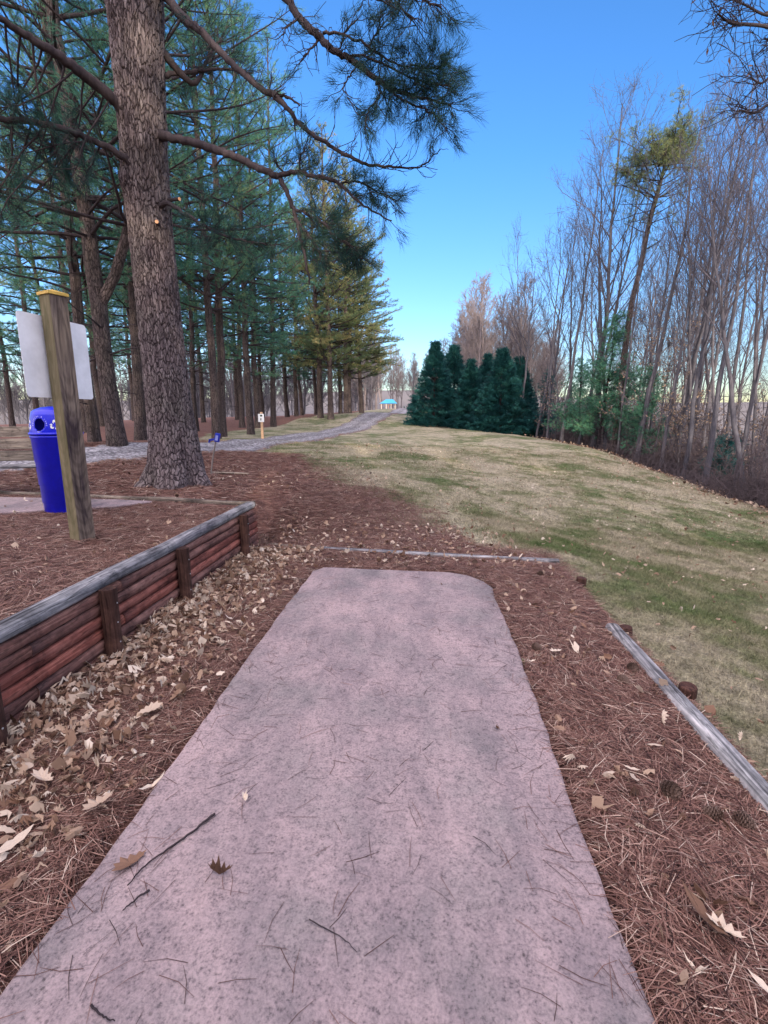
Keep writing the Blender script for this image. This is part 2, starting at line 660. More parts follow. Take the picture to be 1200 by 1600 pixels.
def mat_bark(name, groove, plate, hi, scale=(16, 7), disp=0.0, bump=.02):
    t = NT(name)
    uv = t.n('ShaderNodeTexCoord').outputs['UV']
    nz = t.n('ShaderNodeTexNoise'); nz.inputs['Scale'].default_value = 8; nz.inputs['Detail'].default_value = 4
    t.l(uv, nz.inputs['Vector'])
    vm = t.n('ShaderNodeVectorMath', operation='MULTIPLY_ADD')
    vm.inputs[1].default_value = (.07, .13, 0)
    t.l(nz.outputs['Color'], vm.inputs[0]); t.l(uv, vm.inputs[2])
    mp = t.n('ShaderNodeMapping'); mp.inputs['Scale'].default_value = (scale[0], scale[1], 1)
    t.l(vm.outputs[0], mp.inputs['Vector'])
    vo = t.n('ShaderNodeTexVoronoi', feature='DISTANCE_TO_EDGE'); vo.inputs['Scale'].default_value = 1
    t.l(mp.outputs[0], vo.inputs['Vector'])
    vc = t.n('ShaderNodeTexVoronoi'); vc.inputs['Scale'].default_value = 1
    t.l(mp.outputs[0], vc.inputs['Vector'])
    sep = t.n('ShaderNodeSeparateColor'); t.l(vc.outputs['Color'], sep.inputs[0])
    fine = t.noise(mp.outputs[0], 3.2, 6, .75, .4)
    edge = t.ramp(t.math('ADD', vo.outputs['Distance'], t.math('MULTIPLY', t.math('SUBTRACT', fine, .5), .22)), [(.0, 0), (.10, 1)])
    pc = t.mix(sep.outputs[0], plate, hi)
    pc = t.mix(1.0, pc, t.ramp(fine, [(.3, .5), (.7, 1.3)]), 'MULTIPLY')
    ms = t.n('ShaderNodeMapping'); ms.inputs['Scale'].default_value = (16, 2.2, 1); t.l(uv, ms.inputs['Vector'])
    fur = t.noise(ms.outputs[0], 1, 4, .65, .8)
    pc = t.mix(1.0, pc, t.ramp(fur, [(.35, (.55, .52, .55)), (.6, (1.15, 1.13, 1.12))]), 'MULTIPLY')
    bigp = t.noise(uv, 1.3, 3, .6)
    pc = t.mix(t.ramp(bigp, [(.45, 0), (.7, .55)]), pc, t.mix(1.0, pc, (.82, .95, .78), 'MULTIPLY'))
    t.color(t.mix(edge, groove, pc))
    h = t.math('ADD', t.math('MULTIPLY', edge, t.math('ADD', .55, t.math('MULTIPLY', sep.outputs[1], .6))), t.math('ADD', t.math('MULTIPLY', fine, .5), t.math('MULTIPLY', fur, .9)))
    if disp:
        d = t.n('ShaderNodeDisplacement'); d.inputs['Scale'].default_value = disp; d.inputs['Midlevel'].default_value = .6
        t.l(h, d.inputs['Height']); t.l(d.outputs[0], t.out.inputs['Displacement'])
        t.m.displacement_method = 'BOTH'
    else:
        t.bump(h, .9, bump)
    return t.m


def mat_plainbark(name, a, b, patch=(1, 1, 1)):
    t = NT(name)
    P = t.coord('Object', (6, 6, 1.5))
    n = t.noise(P, 3, 5, .7, .3)
    c = t.ramp(n, [(.3, a), (.7, b)])
    oi = t.n('ShaderNodeObjectInfo')
    c = t.mix(1.0, c, t.ramp(oi.outputs['Random'], [(0, (.72, .72, .76)), (1, (1.25, 1.18, 1.12))]), 'MULTIPLY')
    t.color(c)
    t.bump(n, .6, .02)
    return t.m


def mat_wood(name, a, b, dark, axis=0, knots=True, scale=1.0):
    """weathered timber, grain along the given object axis"""
    t = NT(name)
    s = [30 * scale] * 3; s[axis] = 1.6 * scale
    P = t.coord('Object', tuple(s))
    g = t.noise(P, 1, 6, .7, 1.2)
    s2 = [9 * scale] * 3; s2[axis] = .9 * scale
    P2 = t.coord('Object', tuple(s2))
    g2 = t.noise(P2, 1, 4, .6, .8)
    c = t.ramp(g, [(.30, dark), (.45, a), (.68, b)])
    c = t.mix(1.0, c, t.ramp(g2, [(.3, (.55, .52, .55)), (.6, (1.12, 1.1, 1.08))]), 'MULTIPLY')
    crack = t.ramp(g, [(.33, 0), (.37, 1)])
    s3 = [17 * scale] * 3; s3[axis] = 1.7 * scale
    g3 = t.noise(t.coord('Object', tuple(s3)), 1, 3, .55, .5)
    lines = t.ramp(t.math('ABSOLUTE', t.math('SUBTRACT', g3, .5)), [(.006, .18), (.022, 1)])
    c = t.mix(.55, c, t.mix(1.0, c, lines, 'MULTIPLY'))
    blot = t.noise(t.coord('Object', (3 * scale,) * 3), 1, 5, .7, .3)
    c = t.mix(1.0, c, t.ramp(blot, [(.38, (.42, .42, .44)), (.58, (1.12, 1.12, 1.12))]), 'MULTIPLY')
    oi = t.n('ShaderNodeObjectInfo')
    c = t.mix(1.0, c, t.ramp(oi.outputs['Random'], [(0, (.7, .68, .7)), (1, (1.2, 1.15, 1.12))]), 'MULTIPLY')
    t.color(t.mix(.0, c, c))
    t.bump(t.math('ADD', g, t.math('MULTIPLY', crack, .5)), .7, .006)
    return t.m


def mat_plain(name, c, rough=.5, spec=.4, metal=0, n=None):
    t = NT(name)
    if n:
        P = t.coord('Object')
        f = t.noise(P, n, 4, .65)
        c = t.mix(1.0, c, t.ramp(f, [(.3, .8), (.7, 1.12)]), 'MULTIPLY')
    t.color(c)
    t.b.inputs['Roughness'].default_value = rough
    t.b.inputs['Specular IOR Level'].default_value = spec
    t.b.inputs['Metallic'].default_value = metal
    return t.m


def mat_gravel():
    t = NT('road_gravel')
    P = t.coord('World')
    vo = t.n('ShaderNodeTexVoronoi'); vo.inputs['Scale'].default_value = 22; t.l(P, vo.inputs['Vector'])
    sep = t.n('ShaderNodeSeparateColor'); t.l(vo.outputs['Color'], sep.inputs[0])
    c = t.ramp(sep.outputs[0], [(0, (.09, .085, .09)), (.5, (.23, .225, .24)), (1, (.46, .45, .46))])
    big = t.noise(P, 1.1, 4, .6, .4)
    c = t.mix(1.0, c, t.ramp(big, [(.3, (.75, .75, .78)), (.7, (1.1, 1.1, 1.1))]), 'MULTIPLY')
    u = t.attr('across')
    strip = t.ramp(t.math('ADD', t.math('ABSOLUTE', u), t.math('MULTIPLY', t.math('SUBTRACT', big, .5), .5)), [(.0, .80), (.22, .85), (.36, 1.15), (.62, 1.1), (.8, .8), (1, .7)])
    c = t.mix(1.0, c, strip, 'MULTIPLY')
    straw = t.ramp(t.math('ADD', t.math('ABSOLUTE', u), t.math('MULTIPLY', t.math('SUBTRACT', t.noise(P, 6, 4, .7), .5), 1.0)), [(.82, 0), (1.0, 1)])
    c = t.mix(straw, c, (.20, .12, .085))
    t.color(c)
    t.bump(t.math('ADD', vo.outputs['Distance'], 0), .8, .02)
    return t.m


M = {}
M['ground'] = mat_ground()
M['concrete'] = mat_concrete()
M['gravel'] = mat_gravel()
M['straw'] = mat_needles('pine_straw', [(0, (.028, .014, .013)), (.3, (.115, .056, .045)), (.6, (.25, .138, .108)), (.87, (.38, .26, .205)), (1, (.56, .46, .37))])
M['leaf'] = mat_needles('dry_leaf', [(0, (.07, .04, .028)), (.35, (.23, .135, .09)), (.7, (.45, .33, .24)), (1, (.70, .61, .50))], transl=.15)
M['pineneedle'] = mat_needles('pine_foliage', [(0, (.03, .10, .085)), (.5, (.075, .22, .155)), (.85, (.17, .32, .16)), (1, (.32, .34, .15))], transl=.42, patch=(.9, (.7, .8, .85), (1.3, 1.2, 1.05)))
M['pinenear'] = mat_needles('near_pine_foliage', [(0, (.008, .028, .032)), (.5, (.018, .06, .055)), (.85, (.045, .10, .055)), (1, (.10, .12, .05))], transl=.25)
M['pinefar'] = mat_needles('pine_foliage_olive', [(0, (.06, .12, .07)), (.5, (.15, .20, .095)), (.85, (.28, .265, .125)), (1, (.42, .33, .17))], transl=.4, patch=(.6, (.7, .8, .85), (1.3, 1.2, 1.05)))  # warm sunlight on the crowns painted into the needle colour
M['cedar'] = mat_needles('arborvitae_foliage', [(0, (.006, .034, .042)), (.6, (.014, .088, .092)), (1, (.05, .18, .15))], transl=.15, patch=(1.6, (.6, .75, .8), (1.4, 1.3, 1.2)))
M['tanleaf'] = mat_needles('clinging_tan_leaves', [(0, (.14, .10, .075)), (1, (.32, .245, .185))], transl=.25)
M['bark_big'] = mat_bark('pine_bark_plates', (.05, .038, .042), (.155, .125, .13), (.235, .20, .205), (31, 9), disp=.024)
M['bark_pine'] = mat_bark('pine_bark', (.035, .027, .026), (.10, .08, .078), (.15, .12, .112), (16, 7), bump=.03)
M['branch'] = mat_plainbark('branch_bark', (.02, .017, .022), (.052, .042, .046))
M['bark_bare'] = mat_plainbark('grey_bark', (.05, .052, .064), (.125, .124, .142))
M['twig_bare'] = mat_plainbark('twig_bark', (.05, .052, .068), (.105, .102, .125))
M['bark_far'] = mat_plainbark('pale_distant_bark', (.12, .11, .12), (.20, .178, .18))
M['brush'] = mat_plainbark('brush_bark', (.055, .048, .056), (.12, .10, .105))
M['cone'] = mat_plain('pine_cone', (.15, .10, .078), .7, .3, n=90)
M['wood_red'] = mat_wood('red_timber', (.24, .085, .066), (.37, .17, .135), (.07, .03, .027), axis=0)
M['wood_brown'] = mat_wood('brown_timber', (.165, .085, .073), (.28, .17, .145), (.06, .035, .03), axis=0)
M['wood_grey'] = mat_wood('grey_timber', (.21, .23, .245), (.48, .50, .52), (.035, .035, .038), axis=0)
M['stake'] = mat_wood('stained_stake', (.095, .05, .04), (.17, .095, .07), (.04, .02, .018), axis=2)
M['post'] = mat_wood('weathered_post', (.13, .11, .095), (.24, .21, .17), (.06, .05, .055), axis=2, scale=.9)
M['bench'] = mat_wood('bench_wood', (.24, .215, .17), (.42, .38, .30), (.08, .065, .05), axis=0)

# ------------------------------------------------------------------ ground sheet
def graded(a, b, c, d, fine, n_out):
    mid = np.arange(b, c + 1e-6, fine)
    lo = b - (np.linspace(1, 0, n_out, endpoint=False) ** 2.2) * (b - a)
    hi = c + (np.linspace(0, 1, n_out + 1)[1:] ** 2.2) * (d - c)
    return np.concatenate([lo, mid, hi])


gx = graded(-600, -9, 12, 600, .13, 70)
gy = graded(-200, -2, 16, 900, .13, 90)
X, Y = np.meshgrid(gx, gy)
Z = ground_h(X, Y)
fall = sstep(230, 560, np.hypot(X, Y))
Z = Z * (1 - fall) - 4 * fall
lawn, litter = zone(X, Y)
nx, ny = len(gx), len(gy)
idx = (np.arange(ny - 1)[:, None] * nx + np.arange(nx - 1)[None]).ravel()
quads = np.stack([idx, idx + 1, idx + 1 + nx, idx + nx], 1)
me = mesh_np('ground', np.stack([X.ravel(), Y.ravel(), Z.ravel()], 1), quads, attrs={'lawn': lawn.ravel(), 'litter': litter.ravel()}, smooth=True)
tag(link('ground', me, M['ground']), kind='structure')

# raised bed surface
bx = np.arange(-12, -1.2, .12); by = np.arange(-3, 8.6, .12)
X, Y = np.meshgrid(bx, by)
WX = wall_x(Y) - .04
# squeeze the grid so that its edges follow the timbers
u = (X - bx[0]) / (bx[-1] - bx[0]); v = (Y - by[0]) / (by[-1] - by[0])
Y2 = by[0] + v * (5.9 - by[0])
for _ in range(3):
    X2 = bx[0] + u * ((wall_x(Y2) - .04) - bx[0])
    Y2 = by[0] + v * ((back_y(X2) - .04) - by[0])
Z2 = bed_h(X2, Y2)
nx, ny = len(bx), len(by)
idx = (np.arange(ny - 1)[:, None] * nx + np.arange(nx - 1)[None]).ravel()
quads = np.stack([idx, idx + 1, idx + 1 + nx, idx + nx], 1)
zz = np.zeros(nx * ny)
me = mesh_np('bed_ground', np.stack([X2.ravel(), Y2.ravel(), Z2.ravel()], 1), quads, attrs={'lawn': zz, 'litter': zz}, smooth=True)
tag(link('raised_bed_ground', me, M['ground']), kind='structure')

# gravel road
rc = catmull(road_pts, 40)
tan = np.gradient(rc, axis=0); tan /= np.linalg.norm(tan, axis=1, keepdims=True)
nrm = np.stack([-tan[:, 1], tan[:, 0]], 1)
NA = 17
off = np.linspace(-1, 1, NA)
half = 1.05
wob = (vnoise(np.arange(len(rc)) * .23, np.zeros(len(rc)), 4) - .5) * .35
RX = rc[:, :1] + nrm[:, :1] * off[None] * (half + wob[:, None]); RY = rc[:, 1:] + nrm[:, 1:] * off[None] * (half + wob[:, None])
RZ = ground_h(RX, RY) + .035 - .05 * (np.abs(off)[None] > .98)
idx = (np.arange(len(rc) - 1)[:, None] * NA + np.arange(NA - 1)[None]).ravel()
quads = np.stack([idx, idx + NA, idx + NA + 1, idx + 1], 1)
me = mesh_np('road', np.stack([RX.ravel(), RY.ravel(), RZ.ravel()], 1), quads, attrs={'across': np.broadcast_to(off[None], RX.shape).ravel()}, smooth=True)
tag(link('gravel_road', me, M['gravel']), kind='structure')

# ------------------------------------------------------------------ tee pads
def slab(name, poly, z0, z1):
    P_ = []
    for k in range(len(poly)):
        a_ = Vector(poly[k]); b_ = Vector(poly[(k + 1) % len(poly)]); m_ = max(1, int((b_ - a_).length / .06))
        for q in range(m_):
            c_ = a_.lerp(b_, q / m_); c_ = c_ + Vector((mnoise.noise(Vector((c_.x * 7, c_.y * 7, 1))), mnoise.noise(Vector((c_.x * 7, c_.y * 7, 5))))) * .012
            c_ = c_ + Vector((mnoise.noise(Vector((c_.x * 1.5, c_.y * 1.5, 1))), 0)) * .02
            P_.append((c_.x, c_.y))
    mb = MB(); mb.prism(P_, z0, z1)
    me = mb.mesh(name, bevel=.012)
    return me


pl = [hit(490, 896)[:2], hit(512, 891)[:2]]
padpoly = [(-1.06, -1.0), (.60, -1.0), (.667, .95), (.80, 2.3), (.86, 3.0), (.885, 3.35), (.90, 3.75), (.945, 4.02), (.90, 4.2), (.78, 4.38), (.62, 4.46), (.1, 4.52), (-.42, 4.60), (-.60, 4.62), (-.69, 4.5), (-1.0, 1.0)]
tag(link('tee_pad', slab('pad', padpoly, -.08, .034), M['concrete']),
    'long pink concrete tee pad running away from the viewer across the pine straw', 'tee pad')
a = hit(238, 784, TZ + .01)
pp = [(a[0], a[1]), (a[0] - .25, a[1] - .33), (-4.4, 5.05), (-6.5, 5.3), (-6.5, 6.35), (a[0] - .5, a[1] + .12)]
tag(link('concrete_slab', slab('slab', pp, TZ - .1, TZ + .022), M['concrete']), 'low pink concrete slab under the blue bin inside the timber bed', 'slab')

# ------------------------------------------------------------------ retaining wall of timbers
def timber_mesh(name, L, h, d, seed, wob=.004, r=None):
    """landscape timber along +X from 0 to L: two flat sides, two rounded ones, slightly irregular"""
    rr = random.Random(seed)
    prof = []
    n = 14
    for k in range(n):
        a_ = 2 * math.pi * k / n
        cx_, sx_ = math.cos(a_), math.sin(a_)
        e = .62
        prof.append((abs(cx_) ** e * math.copysign(d / 2, cx_), abs(sx_) ** e * math.copysign(h / 2, sx_)))
    N = max(6, int(L / .12))
    V = []; Fc = []
    for i in range(N + 1):
        x = L * i / N
        o1 = mnoise.noise(Vector((x * 1.3, seed, 0))) * wob * 2; o2 = mnoise.noise(Vector((x * 1.3, seed, 9))) * wob * 1.5
        s_ = 1 + mnoise.noise(Vector((x * 3, seed, 4))) * .04
        for y_, z_ in prof:
            k_ = 1 + mnoise.noise(Vector((x * 2.5, y_ * 30 + seed, z_ * 30))) * .05
            V.append((x, y_ * s_ * k_ + o1, z_ * s_ * k_ + o2))
    for i in range(N):
        for k in range(n):
            k2 = (k + 1) % n
            Fc.append([i * n + k, i * n + k2, (i + 1) * n + k2, (i + 1) * n + k])
    Fc.append(list(range(n))); Fc.append([N * n + k for k in range(n)][::-1])
    m_ = bpy.data.meshes.new(name); m_.from_pydata(V, [], Fc)
    for p in m_.polygons:
        p.use_smooth = len(p.vertices) == 4
    m_.update()
    return m_


y0, y1 = -1.2, 5.62
p0 = Vector((wall_x(y0), y0, 0)); p1 = Vector((wall_x(y1), y1, 0))
Lw = (p1 - p0).length
ang = math.atan2(p1.y - p0.y, p1.x - p0.x)
wall = empty('retaining_wall', p0, 'low wall of stacked reddish landscape timbers with a grey weathered cap beside the leaf litter', 'retaining wall', rz=ang)
tags = ['wood_brown', 'wood_red', 'wood_brown', 'wood_grey', 'wood_brown', 'wood_brown']
rows = [('wood_brown', -.015), ('wood_brown', .062), ('wood_red', .139), ('wood_red', .216), ('wood_brown', .293), ('wood_brown', .370)]
for i, (mk, z) in enumerate(rows):
    # two lengths per course with a staggered butt joint
    j = Lw * (.40 + .22 * ((i * 7) % 3) / 2)
    for a_, b_ in ((0, j - .002), (j + .002, Lw - .0 - .012 * (i % 2))):
        o = child(wall, 'timber', timber_mesh('timber', b_ - a_, .076, .085, i * 3.1 + a_), M[mk if not (i == 3 and a_ == 0) else 'wood_red'])
        o.location = (a_, 0, z + .04)
o = child(wall, 'cap_timber', timber_mesh('cap', Lw - .06, .078, .115, 51, wob=.006), M['wood_grey'])
o.location = (0, .012, .488)
o['label'] = 'bleached grey cap timber'
# side posts, traced
for px, yb in ((160, 1033), (270, 945), (360, 872), (-34, 1180)):
    h_ = hit(px, yb, 0.0)
    y_ = h_[1]
    s_ = (y_ - y0) / math.sin(ang)
    mb = MB(); mb.prism([(.05 * math.cos(t_) * 1.0, -.055 + max(-.052, min(.03, .055 * math.sin(t_)))) for t_ in np.linspace(0, 2 * math.pi, 12, endpoint=False)], -.1, .475)
    o = child(wall, 'post', mb.mesh('post', bevel=.004), M['stake'])
    o.location = (s_ + .02, -.035, 0)
    for zz_ in (.13, .26, .38):
        nl_ = child(o, 'nail', MB().lathe([(.0045, -.002), (.005, .0), (.003, .0015)], 8).mesh('nail'), bpy.data.materials.get('nail_steel') or mat_plain('nail_steel', (.55, .55, .56), .4, .5, .6))
        nl_.location = (random.uniform(-.012, .012), -.1085, zz_); nl_.rotation_euler = (R(90), 0, 0)
# end return of the wall (short stack going back) and the timber along the back of the bed
pe = Vector((wall_x(5.62), 5.62, 0))
backdir = Vector((-6.6, back_y(-8.2) - back_y(-1.6), 0)).normalized()
angb = math.atan2(backdir.y, backdir.x)
for i in range(6):
    o = child(wall, 'end_timber', timber_mesh('end_timber', 1.1, .076, .085, 70 + i), M['wood_brown'])
    o.location = (Lw - .02, .06, .035 + .077 * i)
    o.rotation_euler = (0, 0, angb - ang)
o = child(wall, 'end_post', MB().box((0, 0, .18), (.07, .07, .56)).mesh('end_post', bevel=.006), M['stake'])
o.location = (Lw + .03, .05, 0)
bt = empty('back_timber', (pe.x - .02, pe.y + .09, TZ + .005), 'long thin grey timber along the back of the raised bed before the big pine', 'timber', rz=angb)
o = child(bt, 'timber', timber_mesh('back_edge', 2.9, .07, .08, 91, wob=.012), M['bench'])
o = child(bt, 'timber', timber_mesh('back_edge', 4.6, .07, .08, 92, wob=.015), M['bench']); o.location = (2.91, 0, -.005)

# ------------------------------------------------------------------ timbers lying round the pad
def lay_timber(name, A, B, h, d, seed, m, label, z=0.0):
    A = Vector((A[0], A[1], A[2] if len(A) > 2 else 0)); B = Vector((B[0], B[1], B[2] if len(B) > 2 else 0))
    D = B - A
    o = link(name, timber_mesh(name, D.length, h, d, seed, wob=.009), M[m])
    o.location = A
    o.rotation_euler = (0, -math.asin(D.z / D.length), math.atan2(D.y, D.x))
    return tag(o, label, 'timber')


A = hit(956, 978, .06); B = hit(1215, 1262, .055)
dd = (B - A) / np.linalg.norm(B - A)
B2 = A + dd * 3.4
lay_timber('edging_log', (A[0], A[1], .035), (B2[0], B2[1], .03), .095, .09, 5, 'wood_grey', 'bleached grey edging log between the pine straw and the grass')
A = hit(500, 856, .03); B = hit(873, 875, .03)
lay_timber('edging_timber', (A[0], A[1], .015), (B[0], B[1], .005), .065, .07, 8, 'wood_grey', 'thin half buried grey timber lying across the far end of the pink pad')
A = hit(398, 846, .02)
lay_timber('edging_timber', (A[0], A[1], -.01), (hit(497, 855, .03)[0], hit(497, 855, .03)[1], .0), .065, .07, 18, 'bench', 'mostly buried timber end near the corner of the timber wall')
A = at(328, 742, 8.9); B = at(388, 742, 9.2)
lay_timber('ground_board', (A[0], A[1], gz(A[0], A[1]) + .012), (B[0], B[1], gz(B[0], B[1]) + .012), .03, .12, 28, 'bench', 'pale board lying on the straw at the foot of the leaning blue topped stake')

for px, py, tall, lb in ((907, 915, .11, 'short round stump stake at the corner beyond the pad, alone without a log'),
                         (977, 992, .09, 'squat round stake behind the near end tip of the grey edging log'),
                         (1072, 1092, .115, 'round dark stake standing behind the middle of the grey edging log')):
    p = hit(px, py, 0.0)
    tall *= .62
    mb = MB(); mb.lathe([(.047, -.1), (.046, .0), (.044, tall - .006), (.040, tall), (.02, tall + .002)], 20)
    o = link('edging_stake', mb.mesh('edging_stake', smooth=False), M['stake'], loc=(p[0], p[1], gz(p[0], p[1]) + .005), rot=(R(3), R(-4), random.random() * 6))
    tag(o, lb, 'stake', 'stakes of the pad edging')

# ------------------------------------------------------------------ tall post and sign board
C_ = np.array([-2.625, 4.008]); cr = np.array([.095, .085]); cr /= np.linalg.norm(cr); cl = np.array([-cr[1], cr[0]])
pc_ = C_ + (cr + cl) * .07
root = empty('wooden_post', (pc_[0], pc_[1], TZ - .03), 'tall square weathered wooden post with a yellow cap in front of the blue bin', 'post', rz=R(62))


def mat_post():
    t = NT('weathered_square_post')
    P = t.coord('Object', (26, 26, 1.3)); g = t.noise(P, 1, 6, .7, 1.4)
    P2 = t.coord('Object', (5, 5, 1.1)); g2 = t.noise(P2, 1.2, 4, .65, .6)
    c = t.ramp(g, [(.3, (.06, .05, .045)), (.47, (.17, .14, .115)), (.7, (.29, .25, .20))])
    stain = t.ramp(g2, [(.36, (.22, .19, .27)), (.52, (.90, .86, .86)), (.7, (1.15, 1.1, 1.0))])
    c = t.mix(1.0, c, stain, 'MULTIPLY')
    # cathedral grain rings
    tc = t.n('ShaderNodeTexCoord').outputs['Object']
    mp = t.n('ShaderNodeMapping'); mp.inputs['Scale'].default_value = (16, 16, 2.6); mp.inputs['Location'].default_value = (0, 0, -4.4)
    t.l(tc, mp.inputs['Vector'])
    wv = t.n('ShaderNodeTexWave', wave_type='RINGS', rings_direction='SPHERICAL'); wv.inputs['Scale'].default_value = 1.3; wv.inputs['Distortion'].default_value = 1.2; wv.inputs['Detail'].default_value = 2
    t.l(mp.outputs[0], wv.inputs['Vector'])
    c = t.mix(.35, c, t.mix(1.0, c, t.ramp(wv.outputs['Fac'], [(.1, .45), (.5, 1.1)]), 'MULTIPLY'))
    # algae on the left face
    geo = t.n('ShaderNodeNewGeometry')
    sx = t.n('ShaderNodeTexCoord'); sp_ = t.n('ShaderNodeSeparateXYZ'); t.l(sx.outputs['Normal'], sp_.inputs[0])
    left = t.ramp(t.math('MULTIPLY', sp_.outputs['X'], -1), [(.3, 0), (.8, 1)])
    c = t.mix(left, c, t.mix(.45, c, (.20, .19, .08)))
    t.color(c)
    t.bump(g, .7, .006)
    return t.m


hgt = 2.0
mb = MB(); mb.box((0, 0, hgt / 2), (.14, .14, hgt))
child(root, 'shaft', mb.mesh('shaft', bevel=.006), mat_post())
mb = MB(); b = len(mb.v)
mb.box((0, 0, hgt + .012), (.158, .158, .022))
mb.v += [(-.076, -.076, hgt + .0235), (.076, -.076, hgt + .0235), (.076, .076, hgt + .0235), (-.076, .076, hgt + .0235), (0, 0, hgt + .05)]
k = len(mb.v) - 5
mb.f += [[k, k + 1, k + 4], [k + 1, k + 2, k + 4], [k + 2, k + 3, k + 4], [k + 3, k, k + 4]]
o = child(root, 'cap', mb.mesh('cap'), mat_plain('yellow_cap', (.62, .42, .10), .6, .3, n=20))
o['label'] = 'yellow pitched cap'
# sign board behind it
A = np.array([-2.785, 3.90]); B = np.array([-2.655, 4.56])
wv_ = B - A; Wd = np.linalg.norm(wv_)
zt = 1.5 + .2019 * A[1]; zb = 1.5 + .0378 * A[1]
cx_, cy_ = (A + B) / 2


def rounded(wd, ht, r, n=6):
    P_ = []
    for sx_, sy_, a0 in ((1, 1, 0), (-1, 1, 90), (-1, -1, 180), (1, -1, 270)):
        for k_ in range(n + 1):
            a_ = R(a0 + 90 * k_ / n)
            P_.append((sx_ * (wd / 2 - r) + r * math.cos(a_), sy_ * (ht / 2 - r) + r * math.sin(a_)))
    return P_


mb = MB(); mb.prism(rounded(Wd, zt - zb, .03), -.0015, .0015)
o = link('sign_board', mb.mesh('sign_board'), mat_plain('white_sheet_metal', (.85, .88, .93), .45, .4, n=3),
         loc=(cx_, cy_, (zt + zb) / 2), rot=(R(90), 0, math.atan2(wv_[1], wv_[0])))
tag(o, 'blank white back of a rectangular sign board fixed behind the tall post', 'sign')
# thin stake right behind the post
p = at(136, 790, 4.65)
mb = MB(); mb.box((0, 0, .55), (.035, .05, 1.1))
o = link('wooden_stake', mb.mesh('wooden_stake', bevel=.004), M['post'], loc=(p[0], p[1], TZ - .03))
tag(o, 'narrow greyish wooden stake close behind the tall square post', 'stake')

